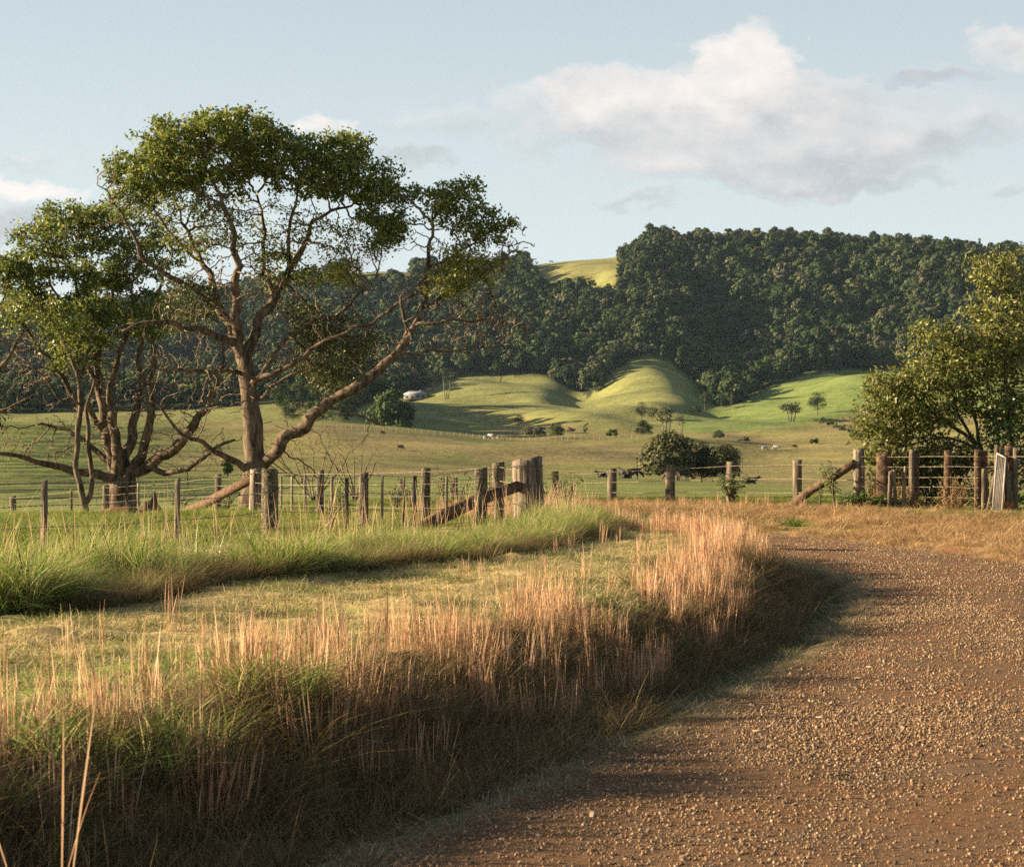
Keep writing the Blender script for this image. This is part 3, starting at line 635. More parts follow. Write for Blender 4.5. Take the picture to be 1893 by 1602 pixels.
# ------------------------------------------------------------------ trees grown towards foliage regions
class Skel:
    def __init__(s): s.P = []; s.par = []; s.r = []
    def node(s, p, par, r=0.0): s.P.append(np.asarray(p, float)); s.par.append(par); s.r.append(r); return len(s.P) - 1
    def limb(s, pts, radii, par=-1, step=.22, wob=.05):
        """a limb through given points (last column of radii per point); returns its node numbers"""
        pts = np.asarray(pts, float); radii = np.asarray(radii, float); ids = []
        if par >= 0: pts = np.vstack([s.P[par], pts]); radii = np.concatenate([[radii[0]], radii])
        d = np.concatenate([[0], np.cumsum(np.linalg.norm(np.diff(pts, axis=0), axis=1))]); n = max(2, int(d[-1] / step) + 1); t = np.linspace(0, d[-1], n)
        q = np.stack([np.interp(t, d, pts[:, k]) for k in range(3)], 1); rr = np.interp(t, d, radii)
        ker = np.array([.25, .5, .25])
        for _ in range(3):
            if n > 4: q[1:-1] = .25 * q[:-2] + .5 * q[1:-1] + .25 * q[2:]
        w = rng.normal(0, wob, q.shape); w[0] = 0
        for k in range(3): w[:, k] = np.convolve(w[:, k], ker, 'same')
        q = q + w
        st = 1 if par >= 0 else 0
        last = par
        for k in range(st, n): last = s.node(q[k], last, rr[k]); ids.append(last)
        return ids
    def near(s, p): return int(np.argmin(np.linalg.norm(np.array(s.P) - p, axis=1)))
    def grow(s, att, step=.2, kill=.3, infl=4.0, iters=140, up=.1, jit=.25, start=0):
        Pn = np.array(s.P); n = len(Pn); dist = np.full(len(att), 1e9); idx = np.zeros(len(att), int); alive = np.ones(len(att), bool)
        def upd(lo):
            Q = np.array(s.P[lo:]);
            for c in range(0, len(Q), 400):
                D = np.linalg.norm(att[:, None, :] - Q[None, c:c + 400, :], axis=2); j = D.argmin(1); d = D[np.arange(len(att)), j]; m = d < dist
                dist[m] = d[m]; idx[m] = lo + c + j[m]
        upd(start)
        for _ in range(iters):
            act = alive & (dist < infl)
            if not act.any():
                if alive.any(): infl *= 1.6
                else: break
                if infl > 40: break
                continue
            k = idx[act]; v = att[act] - np.array(s.P)[k]; v /= np.linalg.norm(v, axis=1)[:, None] + 1e-9
            uq, inv = np.unique(k, return_inverse=True); S = np.zeros((len(uq), 3)); np.add.at(S, inv, v)
            S /= np.linalg.norm(S, axis=1)[:, None] + 1e-9; S += rng.normal(0, jit, S.shape); S[:, 2] += up; S /= np.linalg.norm(S, axis=1)[:, None] + 1e-9
            lo = len(s.P)
            for a, dvec in zip(uq, S): s.node(s.P[a] + dvec * step, int(a))
            upd(lo); alive &= dist > kill
    def finish(s, tip=.006, expo=2.25):
        n = len(s.P); ch = [[] for _ in range(n)]
        for i, p in enumerate(s.par):
            if p >= 0: ch[p].append(i)
        acc = np.zeros(n)
        for i in range(n - 1, -1, -1):
            if not ch[i]: acc[i] = tip ** expo
            p = s.par[i]
            if p >= 0: acc[p] += acc[i]
        rad = acc ** (1 / expo)
        given = np.array(s.r); rad = np.where(given > 0, np.maximum(given, np.minimum(rad, given * 1.15)), rad)
        # radii never grow away from the trunk
        for i in range(n):
            p = s.par[i]
            if p >= 0: rad[i] = min(rad[i], rad[p])
        s.rad = rad; s.ch = ch; s.tips = [i for i in range(n) if not ch[i]]; return s
    def skin(s, thick_r):
        """tubes along chains; returns (thick, thin) mesh builders"""
        A, B = MB(), MB(); n = len(s.P); stack = [(r, -1) for r in range(n) if s.par[r] < 0]
        while stack:
            i, fr = stack.pop(); chain = ([fr] if fr >= 0 else []) + [i]; c = i
            while s.ch[c]:
                k = sorted(s.ch[c], key=lambda q: -s.rad[q]); stack += [(q, c) for q in k[1:]]; c = k[0]; chain.append(c)
            if len(chain) < 2: continue
            pth = np.array([s.P[q] for q in chain]); rr = np.array([s.rad[q] for q in chain])
            if fr >= 0: rr[0] = min(rr[0], rr[1] * 1.25)
            big = rr.max() > thick_r
            sides = 9 if rr.max() > .12 else 7 if rr.max() > .05 else 4 if rr.max() > .015 else 3
            add_tube(A if big else B, pth, rr, sides, True, .10 if rr.max() > .05 else 0)
        return A, B

def leaf_cloud(mb, centres, per, sig, size, flat=0.0, aspect=.5, tint=(0, 1)):
    """leaf shaped quads (rhombus) gathered round points"""
    n = len(centres) * per; c = np.repeat(np.asarray(centres), per, 0)
    o = rng.normal(0, 1, (n, 3)); o *= sig * np.array([1, 1, 1 - flat]); c = c + o
    a = rng.normal(0, 1, (n, 3)); a[:, 2] += .25; a /= np.linalg.norm(a, axis=1)[:, None]
    b = np.cross(a, rng.normal(0, 1, (n, 3))); b /= np.linalg.norm(b, axis=1)[:, None] + 1e-9
    L = rng.uniform(*size, n)[:, None]; W = L * aspect
    V = np.stack([c - a * L / 2, c + b * W / 2, c + a * L / 2, c - b * W / 2], 1).reshape(-1, 3)
    base = np.repeat(rng.uniform(-.18, .18, len(centres)), per); t = np.clip(rng.uniform(*tint, n) + base, 0, 1.2)
    mb.add(V, np.arange(n * 4).reshape(-1, 4), tint=np.repeat(t, 4))

DENSE = 2.1
def blob_points(regions, Y0, scale=1.0, shell=.55):
    """regions in photo pixels around distance Y0: (px, py, rx, ry, depth offset m, depth radius m, count)"""
    out = []
    for (px, py, rx, ry, dz, rz, n) in regions:
        n = int(n * DENSE)
        m = max(4, n // 12); v = rng.normal(0, 1, (m, 3)); v /= np.linalg.norm(v, axis=1)[:, None]; v *= (shell + (1 - shell) * rng.random((m, 1))) ** .6
        k = Y0 / F; c = P(px, py, Y0) + np.array([0, dz, 0]); q = c + v * np.array([rx * k, rz, ry * k]); q = q[rng.integers(0, m, n)]
        out.append(q + rng.normal(0, 1, (n, 3)) * np.array([.20, .20, .13]) * (Y0 / 62.0))
    return np.vstack(out)
def sprouts(s, n, lo, hi):
    q = np.array(s.P)[8:]; q = q[rng.integers(0, len(q), n)]; v = rng.normal(0, 1, (n, 3)); v[:, 2] += .5; v /= np.linalg.norm(v, axis=1)[:, None]; return q + v * rng.uniform(lo, hi, (n, 1))
def px_limb(pts, Y0):
    """photo points (px, py, depth offset, half width in photo px) -> positions and radii"""
    a = np.array(pts, float); k = Y0 / F
    return np.array([P(q[0], q[1], Y0) + np.array([0, q[2], 0]) for q in a]), a[:, 3] * k * .74

M_BARK = bark_mat('paperbark', (.040, .028, .019), (.185, .130, .088), (.11, .09, .035), 7.0, 1.0, (1, 1, .25), .60)
M_TWIG = bark_mat('twig_bark', (.08, .056, .040), (.25, .18, .125), None, 9.0, .3)
M_LEAF = leaf_mat('tree_leaves', [(0, (.055, .075, .012)), (.4, (.122, .160, .024)), (.8, (.205, .228, .042)), (1.0, (.29, .28, .08))], .42, .45, .3, objrand=.1)
M_LEAF_Y = leaf_mat('yellow_green_leaves', [(0, (.12, .14, .02)), (1, (.30, .28, .05))], .4, .45, .3, objrand=.1)
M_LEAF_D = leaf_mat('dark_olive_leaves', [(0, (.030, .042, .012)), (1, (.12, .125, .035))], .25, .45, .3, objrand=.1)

def make_tree(name, label, sk, leaf_sets, cat='tree', thick=.045, tip=.012, group=None):
    """sk: grown skeleton; leaf_sets: (region points, reach, per, sigma, size, material, part name)"""
    sk.finish(tip); base = sk.P[0].copy(); root = empty(name, base, label, cat, group)
    A, B = sk.skin(thick); A.build('trunk', M_BARK, root, True)
    if B.n: B.build('twigs', M_TWIG, root, True)['kind'] = 'stuff'
    Pn = np.array(sk.P); fine = np.array([i for i in range(len(Pn)) if sk.rad[i] < thick * .55])
    for (pts, reach, per, sig, size, mat, part, asp) in leaf_sets:
        T = Pn[fine]; D = np.full(len(T), 1e9)
        for c in range(0, len(pts), 300): D = np.minimum(D, np.linalg.norm(T[:, None, :] - pts[None, c:c + 300, :], axis=2).min(1))
        cs = T[D < reach]
        mb = MB(); leaf_cloud(mb, cs, per, sig, size, .35, asp)
        if mb.n: mb.build(part, mat, root)
    return root

# ---- the main tree beyond the fence
def main_tree():
    Y0 = 66.0; s = Skel(); g = zg((466 - CX) / F * Y0, Y0)
    def L(pts, par=None, wob=.05):
        q, r = px_limb(pts, Y0)
        if par is None: return s.limb(q, r, -1, .22, wob * 1.3)
        return s.limb(q, r, s.near(q[0]) if par == 'near' else par, .22, wob * 1.3)
    pos, r = px_limb([(466, 938, 0, 40), (470, 905, 0, 33), (473, 870, 0, 28), (468, 800, 0, 21), (462, 745, 0, 19), (455, 700, 0, 18), (448, 660, .1, 17)], Y0)
    pos[0, 2] = g - .25; s.limb(pos, r, -1, .22, .03)
    for pts in (
        [(470, 872, .1, 18), (495, 858, -.2, 15), (527, 814, -.5, 14), (575, 774, -.8, 13), (608, 745, -1.0, 12), (661, 721, -1.2, 11.5), (702, 690, -1.3, 11), (738, 658, -1.4, 9), (764, 628, -1.4, 7), (781, 590, -1.4, 6), (791, 545, -1.3, 5), (795, 500, -1.2, 4.5), (798, 465, -1.1, 4), (804, 417, -1, 3)],
        [(443, 655, 0, 14), (416, 596, .4, 11), (389, 545, .8, 9), (365, 474, 1.2, 6), (345, 440, 1.4, 4.5), (322, 400, 1.5, 3)],
        [(445, 650, 0, 14), (437, 582, -.3, 11), (443, 505, -.5, 8), (440, 433, -.6, 6), (419, 383, -.7, 4.5), (399, 342, -.7, 3), (385, 300, -.8, 2)],
        [(450, 660, .2, 13), (473, 602, .6, 11), (500, 545, 1.0, 9.5), (527, 501, 1.3, 8), (548, 450, 1.5, 6), (571, 403, 1.6, 4.5), (600, 385, 1.7, 3.5), (640, 368, 1.8, 2.5)],
        [(443, 640, .2, 10), (402, 623, -.4, 9), (355, 606, -.9, 8), (314, 596, -1.2, 6.5), (275, 606, -1.4, 5), (243, 616, -1.5, 3.5)],
        [(395, 570, .7, 7), (338, 525, .2, 6), (294, 504, -.2, 5), (264, 477, -.4, 4.2), (243, 416, -.5, 3.2), (216, 369, -.6, 2.2), (189, 340, -.6, 1.2)],
        [(458, 716, 0, 9), (478, 700, -.4, 7.5), (507, 687, -.6, 6.5), (541, 685, -.7, 6.5), (561, 670, -.8, 6), (575, 652, -.8, 5), (601, 633, -.9, 4.2), (642, 619, -1, 4), (689, 599, -1.1, 3.5), (720, 582, -1.2, 3.2), (750, 559, -1.3, 3), (781, 535, -1.3, 2.6), (818, 505, -1.3, 2)],
        [(480, 700, -.4, 5), (500, 667, -.2, 4.5), (521, 630, .1, 4), (548, 609, .2, 4), (584, 589, .3, 3.8), (625, 579, .4, 3.4), (645, 565, .4, 3), (669, 538, .4, 2.4), (696, 505, .5, 1.6)],
        [(527, 501, 1.3, 6), (528, 443, .8, 4.5), (537, 390, .5, 3.5), (545, 340, .4, 2.2)],
        [(500, 545, 1, 6), (470, 480, 1.6, 5), (478, 420, 1.8, 4), (465, 350, 1.9, 2.6)],
        [(750, 640, -1.4, 5), (754, 586, -1.6, 4), (748, 560, -1.7, 3)],
        [(786, 570, -1.3, 4), (814, 560, -1.2, 3.5), (855, 538, -1.1, 3.2), (906, 505, -1, 2.4), (940, 478, -1, 1.4)],
        [(772, 612, -1.4, 4), (805, 606, -1.6, 3.4), (838, 603, -1.7, 3), (879, 599, -1.8, 2.6), (939, 592, -1.9, 2), (973, 612, -1.9, 1.2)],
        [(738, 658, -1.4, 4), (770, 655, -1.2, 3), (804, 653, -1.1, 2.8), (855, 650, -1, 2.2), (925, 643, -1, 1.2)],
        [(795, 500, -1.2, 3.4), (824, 494, -1.1, 3), (855, 467, -1, 2.6), (889, 440, -.9, 2), (936, 423, -.9, 1.1)],
        [(608, 745, -1, 4), (640, 765, -1.2, 3), (680, 775, -1.3, 2.4), (712, 790, -1.3, 1.2)],
        [(480, 745, 0, 4), (492, 720, -.6, 4), (520, 705, -.9, 3.4), (560, 692, -1.1, 2.8), (600, 668, -1.2, 1.6)],
        [(455, 872, -.1, 10), (428, 848, -.7, 8), (400, 828, -1, 6.5), (360, 808, -1.2, 5), (320, 770, -1.4, 4), (290, 740, -1.5, 2.6)],
        [(440, 690, 0, 6), (410, 690, -.5, 5), (370, 680, -.8, 4), (330, 690, -1, 3.2), (290, 680, -1.1, 2)],
        [(365, 474, 1.2, 4), (330, 455, .8, 3), (290, 400, .5, 2.2), (268, 360, .3, 1.5)],
        [(419, 383, -.7, 3), (360, 360, -.9, 2.4), (320, 310, -1, 1.6)]):
        q, r = px_limb(pts, Y0); s.limb(q, r, s.near(q[0]), .2, .08)
    top = [(330, 262, 65, 34, .2, 1.6, 210), (430, 245, 90, 30, 0, 2.0, 330), (500, 285, 62, 38, .3, 1.7, 190), (268, 318, 52, 34, 0, 1.3, 140), (385, 300, 100, 40, 0, 2.0, 260),
           (585, 268, 32, 18, .6, .8, 50), (645, 262, 34, 22, .8, .9, 80), (640, 325, 90, 40, .6, 1.6, 250), (705, 375, 55, 40, .6, 1.2, 130), (590, 320, 62, 40, .5, 1.5, 140), (735, 415, 40, 25, .4, .8, 50)]
    low = [(330, 365, 90, 32, .2, 1.7, 110), (250, 380, 35, 26, -.2, .8, 36), (360, 420, 90, 50, .6, 1.6, 70), (520, 480, 48, 42, 1.8, 1.0, 120), (450, 400, 110, 50, .8, 1.8, 70), (600, 440, 60, 50, 1.0, 1.2, 46), (680, 430, 50, 34, .6, .9, 50)]
    right = [(812, 380, 32, 26, -1.1, .7, 70), (858, 362, 22, 20, -.9, .5, 45), (868, 398, 32, 26, -.9, .7, 50), (905, 425, 30, 16, -.9, .6, 22)]
    yel = [(868, 492, 40, 15, -1.3, .6, 46), (850, 522, 28, 14, -1.4, .5, 28), (620, 505, 40, 14, .4, .7, 30)]
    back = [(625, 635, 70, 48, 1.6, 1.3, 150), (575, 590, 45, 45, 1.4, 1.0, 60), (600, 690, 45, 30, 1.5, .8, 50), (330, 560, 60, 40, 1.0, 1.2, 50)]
    bare = [(860, 560, 95, 60, -1.2, 1.2, 330), (900, 470, 70, 40, -1, .9, 150), (930, 610, 50, 30, -1.7, .8, 100), (815, 640, 110, 25, -1.2, .9, 110), (420, 430, 120, 70, .3, 1.8, 170), (460, 540, 90, 70, .4, 1.6, 190), (230, 380, 45, 50, -.5, .8, 60), (330, 620, 90, 60, -1, 1.2, 80), (560, 640, 90, 60, 0, 1.4, 80), (380, 720, 90, 50, -.6, 1.2, 60), (590, 545, 60, 50, .7, 1.2, 50), (820, 440, 40, 40, -1.1, .7, 60), (660, 480, 60, 50, .4, 1, 40), (560, 850, 90, 50, .2, 1.2, 30)]
    pt = {k: blob_points(v, Y0) for k, v in dict(top=top, low=low, right=right, yel=yel, back=back, bare=bare).items()}
    pt['sprout'] = sprouts(s, 520, .35, 1.3)
    s.grow(np.vstack(list(pt.values())), .14, .19, 3.5, 190, .06, .34)
    make_tree('spreading_tree', 'tall spreading tree with an umbrella crown and a long low limb reaching right', s,
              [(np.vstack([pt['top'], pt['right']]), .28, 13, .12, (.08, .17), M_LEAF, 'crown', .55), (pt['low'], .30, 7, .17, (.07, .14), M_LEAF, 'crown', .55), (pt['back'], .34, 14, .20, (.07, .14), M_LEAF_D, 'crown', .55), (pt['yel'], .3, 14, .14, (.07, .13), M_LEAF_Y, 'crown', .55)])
main_tree()

# ---- the two trees on the left
def left_trees():
    Y0 = 78.0
    s = Skel(); pos, r = px_limb([(226, 930, 0, 46), (226, 905, 0, 38), (226, 880, 0, 34)], Y0); pos[0, 2] = zg(pos[0, 0], Y0) - .3; s.limb(pos, r, -1, .25, .03)
    for pts in (
        [(215, 885, 0, 17), (205, 830, .2, 13), (189, 797, .4, 11), (178, 722, .6, 9), (170, 660, .8, 7), (185, 590, .9, 5), (200, 520, 1, 3)],
        [(225, 885, 0, 18), (222, 830, -.2, 14), (210, 770, -.4, 11), (203, 720, -.5, 8), (225, 660, -.6, 6), (240, 600, -.7, 4), (255, 530, -.8, 2.5)],
        [(230, 885, 0, 16), (240, 800, .3, 12), (246, 763, .5, 10), (257, 712, .6, 8), (252, 645, .8, 6), (262, 580, .9, 4), (300, 500, 1, 2.5)],
        [(240, 885, 0, 16), (268, 830, -.3, 12), (280, 797, -.5, 11), (277, 746, -.6, 9), (294, 678, -.8, 7), (287, 628, -.9, 5), (300, 560, -1, 3)],
        [(250, 880, 0, 17), (304, 847, -.4, 14), (355, 803, -.8, 12), (382, 763, -1, 9), (406, 712, -1.2, 7), (425, 660, -1.3, 4), (430, 600, -1.3, 2.5)],
        [(280, 862, -.2, 8), (330, 880, -.6, 7), (365, 860, -.8, 6), (395, 830, -.9, 5), (440, 812, -1, 3)],
        [(210, 890, 0, 14), (172, 875, -.5, 11), (130, 866, -1, 9), (85, 854, -1.4, 7), (40, 842, -1.7, 5), (-20, 830, -1.9, 3)],
        [(205, 860, .2, 9), (160, 820, .4, 7), (120, 790, .5, 5), (70, 780, .6, 3)],
        [(189, 797, .4, 7), (150, 740, -.3, 6), (110, 680, -.8, 5), (70, 620, -1.1, 3.5), (20, 570, -1.3, 2)],
        [(178, 722, .6, 6), (130, 640, .8, 4.5), (100, 560, .9, 3.4), (80, 480, .9, 2)],
        [(170, 660, .8, 5), (140, 560, .4, 3.6), (135, 480, .2, 2.2), (140, 420, .1, 1.4)]):
        q, r = px_limb(pts, Y0); s.limb(q, r, s.near(q[0]), .25, .10)
    top = [(140, 405, 95, 26, .2, 1.6, 190), (95, 440, 62, 32, 0, 1.4, 120), (215, 425, 75, 36, .3, 1.6, 150), (60, 500, 62, 30, -.2, 1.3, 100), (190, 490, 95, 40, .2, 1.8, 190), (285, 470, 62, 32, .3, 1.4, 90), (30, 545, 60, 30, -.6, 1.2, 70)]
    low = [(150, 600, 62, 34, -.7, 1.2, 150), (205, 560, 80, 38, -.4, 1.4, 140), (285, 590, 62, 32, -.6, 1.2, 80), (140, 655, 30, 30, -.8, .8, 36), (60, 580, 50, 30, -.8, 1, 40), (20, 500, 50, 22, -.5, 1, 50)]
    bare = [(90, 680, 100, 60, -.6, 1.4, 120), (230, 680, 120, 60, 0, 1.6, 130), (330, 720, 80, 60, -.8, 1.2, 90), (90, 800, 120, 50, -.5, 1.5, 130), (350, 830, 90, 40, -.7, 1.1, 70), (200, 780, 100, 50, .3, 1.5, 70)]
    pt = {k: blob_points(v, Y0) for k, v in dict(top=top, low=low, bare=bare).items()}
    pt['sprout'] = sprouts(s, 420, .35, 1.4)
    s.grow(np.vstack(list(pt.values())), .16, .22, 3.5, 190, .05, .34)
    make_tree('spreading_tree', 'bushy many stemmed tree left of the tall spreading one, dark trunks fanning from one base', s,
              [(pt['top'], .30, 12, .13, (.09, .18), M_LEAF, 'crown', .55), (pt['low'], .30, 12, .13, (.09, .18), M_LEAF, 'crown', .55)])
    # slim pale trunked tree before it
    Y1 = 75.0; s = Skel(); pos, r = px_limb([(164, 940, 0, 9), (152, 905, 0, 8), (140, 878, 0, 7), (142, 820, .1, 7), (148, 750, .2, 7), (142, 700, .3, 6), (120, 640, .3, 4.5), (90, 590, .3, 3), (60, 545, .3, 2)], Y1); pos[0, 2] = zg(pos[0, 0], Y1) - .2; s.limb(pos, r, -1, .22, .03)
    for pts in ([(166, 925, 0, 7), (172, 880, .1, 6), (160, 820, .3, 6), (155, 750, .4, 5), (170, 700, .4, 3)], [(142, 700, .3, 4), (165, 640, .2, 3), (175, 590, .1, 2)], [(148, 750, .2, 4), (110, 740, -.2, 3), (80, 690, -.4, 2.4), (40, 660, -.5, 1.5)]):
        q, r = px_limb(pts, Y1); s.limb(q, r, s.near(q[0]), .22, .04)
    lv = blob_points([(60, 560, 60, 34, .3, 1, 110), (120, 600, 50, 30, .2, .9, 70)], Y1); br = blob_points([(60, 680, 60, 40, -.3, .9, 60), (150, 660, 40, 40, .2, .7, 40)], Y1)
    s.grow(np.vstack([lv, br]), .18, .3, 3.5, 110, .05, .28)
    make_tree('slim_tree', 'slim tree with a forked pale reddish trunk at the left end of the fence', s, [(lv, .35, 10, .19, (.08, .15), M_LEAF, 'crown', .55)])
    # tree at the left edge, mostly outside the picture
    Y2 = 72.0; s = Skel(); pos, r = px_limb([(-95, 950, 0, 26), (-90, 850, 0, 20), (-70, 780, 0, 15), (-40, 730, -.2, 11), (0, 690, -.4, 7), (30, 650, -.5, 4), (55, 610, -.6, 2)], Y2); pos[0, 2] = zg(pos[0, 0], Y2) - .3; s.limb(pos, r, -1, .25, .04)
    for pts in ([(-70, 780, 0, 8), (-30, 770, -.3, 6), (10, 760, -.5, 4), (60, 735, -.6, 2)], [(-90, 850, 0, 12), (-130, 740, .3, 9), (-150, 640, .4, 6), (-140, 560, .4, 3)], [(-40, 730, -.2, 6), (-30, 660, 0, 4.5), (-10, 610, .2, 2.6)]):
        q, r = px_limb(pts, Y2); s.limb(q, r, s.near(q[0]), .25, .05)
    lv = blob_points([(-140, 540, 90, 50, .3, 1.4, 130), (-60, 580, 60, 40, .1, 1.2, 80)], Y2); br = blob_points([(0, 640, 60, 50, -.3, 1, 80), (10, 740, 60, 30, -.5, .9, 50)], Y2)
    s.grow(np.vstack([lv, br]), .2, .32, 3.5, 110, .05, .28)
    make_tree('spreading_tree', 'pale branched tree cut off by the left edge of the photo', s, [(lv, .38, 8, .2, (.08, .15), M_LEAF, 'crown', .55)])
left_trees()

# ---- the leafy trees behind the right hand fence
M_LEAF_R = leaf_mat('broad_olive_leaves', [(0, (.055, .062, .010)), (.4, (.120, .140, .024)), (.8, (.205, .205, .050)), (1.0, (.36, .32, .13))], .36, .5, .3, objrand=.1)
M_LEAF_B = leaf_mat('bright_vine_leaves', [(0, (.035, .085, .015)), (1, (.13, .24, .04))], .35, .35, .5, objrand=.1)
def right_trees():
    Y0 = 57.5
    def fill(regs, n_at): return blob_points(regs, Y0, shell=.25)
    s = Skel(); pos, r = px_limb([(1893, 935, 1.2, 8), (1889, 850, 1.2, 7), (1882, 780, 1.2, 6), (1878, 700, 1.2, 5), (1872, 620, 1.2, 4), (1868, 550, 1.2, 2.5), (1866, 500, 1.2, 1.5)], Y0); pos[0, 2] = zg(pos[0, 0], Y0 + 1.2) - .2; s.limb(pos, r, -1, .2, .03)
    reg = [(1850, 505, 40, 36, 1.2, .7, 130), (1880, 500, 50, 50, 1.3, .8, 120), (1862, 572, 52, 48, 1.2, 1.0, 200), (1910, 580, 80, 60, 1.3, 1.1, 190), (1850, 655, 60, 50, 1.1, 1.1, 220), (1920, 680, 90, 70, 1.3, 1.3, 220), (1860, 740, 70, 50, 1.0, 1.0, 170), (1930, 780, 70, 60, 1.2, 1, 110)]
    lv = fill(reg, 0); s.grow(lv, .17, .26, 3, 120, .12, .3)
    make_tree('leafy_tree', 'tallest leafy tree at the right edge with a thin straight trunk', s, [(lv, .34, 14, .15, (.10, .19), M_LEAF_R, 'crown', .40)], thick=.03)
    s = Skel(); pos, r = px_limb([(1838, 930, .9, 10), (1832, 860, .9, 9), (1822, 825, .9, 8)], Y0); pos[0, 2] = zg(pos[0, 0], Y0 + .9) - .2; s.limb(pos, r, -1, .2, .03)
    for pts in ([(1822, 830, .9, 5), (1795, 805, .8, 4.5), (1765, 785, .7, 4), (1735, 765, .7, 3), (1700, 730, .7, 2)], [(1824, 830, .9, 4), (1800, 790, 1, 3.6), (1780, 750, 1, 3), (1760, 690, 1, 2)], [(1826, 830, .9, 4), (1815, 780, .9, 3.6), (1800, 720, .9, 2.6), (1790, 640, .9, 1.6)], [(1820, 835, .9, 4), (1780, 815, .5, 3), (1740, 808, .4, 2.4), (1700, 790, .3, 1.5)]):
        q, r = px_limb(pts, Y0); s.limb(q, r, s.near(q[0]), .2, .04)
    reg = [(1735, 615, 18, 28, .9, .5, 60), (1728, 625, 26, 26, .8, .5, 50), (1775, 645, 40, 34, 1, .9, 110), (1720, 690, 60, 42, .8, .9, 190), (1785, 690, 60, 50, 1, 1.0, 160), (1690, 720, 56, 40, .7, .8, 150), (1745, 750, 60, 36, .6, .9, 150), (1660, 690, 22, 30, .7, .5, 40), (1700, 770, 46, 26, .4, .7, 70)]
    lv = fill(reg, 0); s.grow(lv, .17, .26, 3, 120, .1, .3)
    make_tree('leafy_tree', 'broad leafy tree with pale leaning branches behind the white panel', s, [(lv, .34, 16, .15, (.10, .19), M_LEAF_R, 'crown', .40)], thick=.03)
    s = Skel(); pos, r = px_limb([(1689, 925, .6, 7), (1687, 850, .6, 6), (1684, 800, .6, 5), (1676, 750, .6, 3)], Y0); pos[0, 2] = zg(pos[0, 0], Y0 + .6) - .2; s.limb(pos, r, -1, .2, .03)
    q, r = px_limb([(1685, 840, .6, 4), (1650, 800, .4, 3), (1625, 760, .3, 2)], Y0); s.limb(q, r, s.near(q[0]), .2, .04)
    reg = [(1640, 730, 30, 34, .4, .6, 90), (1630, 780, 40, 34, .3, .7, 110), (1660, 790, 46, 40, .5, .8, 130), (1695, 800, 40, 36, .5, .7, 90), (1640, 830, 40, 26, .3, .6, 90), (1614, 790, 22, 26, .2, .5, 40), (1690, 845, 34, 20, .5, .5, 50), (1735, 830, 34, 22, .5, .5, 50), (1640, 870, 36, 24, .3, .5, 60), (1690, 880, 40, 24, .6, .5, 60), (1760, 850, 50, 26, .7, .6, 70), (1720, 860, 40, 30, .7, .6, 60)]
    lv = fill(reg, 0); s.grow(lv, .16, .25, 3, 110, .08, .3)
    make_tree('leafy_shrub', 'leafy shrub leaning out left of the broad tree, over the braced post', s, [(lv, .34, 16, .15, (.10, .18), M_LEAF_R, 'crown', .40)], 'shrub', thick=.03)
    # bright climber on the trees near the panel
    s = Skel(); pos, r = px_limb([(1862, 930, .5, 3), (1858, 850, .5, 3), (1850, 800, .5, 2)], Y0); s.limb(pos, r, -1, .2, .02)
    lv = fill([(1850, 805, 34, 30, .4, .5, 120), (1868, 770, 24, 24, .4, .4, 60), (1880, 830, 20, 14, .4, .3, 30)], 0); s.grow(lv, .15, .24, 3, 80, .05, .3)
    make_tree('climbing_vine', 'bright green climbing vine above the white panel', s, [(lv, .3, 10, .14, (.08, .14), M_LEAF_B, 'foliage', .6)], 'plant', thick=.03)
    s = Skel(); pos, r = px_limb([(1722, 935, .35, 3), (1721, 890, .35, 2.5), (1718, 860, .35, 2)], Y0); s.limb(pos, r, -1, .2, .02)
    lv = fill([(1718, 870, 18, 22, .3, .35, 70), (1728, 905, 16, 20, .3, .3, 40)], 0); s.grow(lv, .15, .24, 3, 80, .05, .3)
    make_tree('climbing_vine', 'yellow green vine between two posts of the right paddock fence', s, [(lv, .3, 9, .13, (.08, .14), M_LEAF_B, 'foliage', .6)], 'plant', thick=.03)
right_trees()
def understory():
    Y0 = 57.0
    for (px, regs, lab, mt) in ((1662, [(1655, 895, 30, 34, .5, .5, 90), (1672, 860, 26, 26, .5, .5, 60)], 'dark low shrub behind the sticks left of the narrow pale post', M_LEAF_D),
                            (1722, [(1720, 890, 36, 44, .6, .6, 150), (1735, 850, 30, 26, .6, .5, 60)], 'dark low shrub filling the gap behind the yellow green vine', M_LEAF_D),
                            (1782, [(1778, 885, 34, 46, .7, .6, 150), (1785, 845, 30, 26, .7, .5, 60)], 'dark low shrub left of the double post under the broad tree', M_LEAF_D),
                            (1880, [(1890, 890, 40, 46, .9, .7, 150), (1880, 850, 34, 26, .9, .6, 70)], 'dark low shrub behind the rusty tin at the right edge', M_LEAF_D)):
        s = Skel(); q, r = px_limb([(px, 932, .7, 4), (px, 900, .7, 3), (px + 2, 875, .7, 2)], Y0); q[0, 2] = zg(q[0, 0], Y0 + .7) - .1; s.limb(q, r, -1, .2, .03)
        lv = blob_points(regs, Y0, shell=.2); s.grow(lv, .15, .24, 3, 90, .08, .3)
        make_tree('low_shrub', lab, s, [(lv, .34, 11, .15, (.08, .16), mt, 'foliage', .45)], 'shrub', thick=.03)
understory()

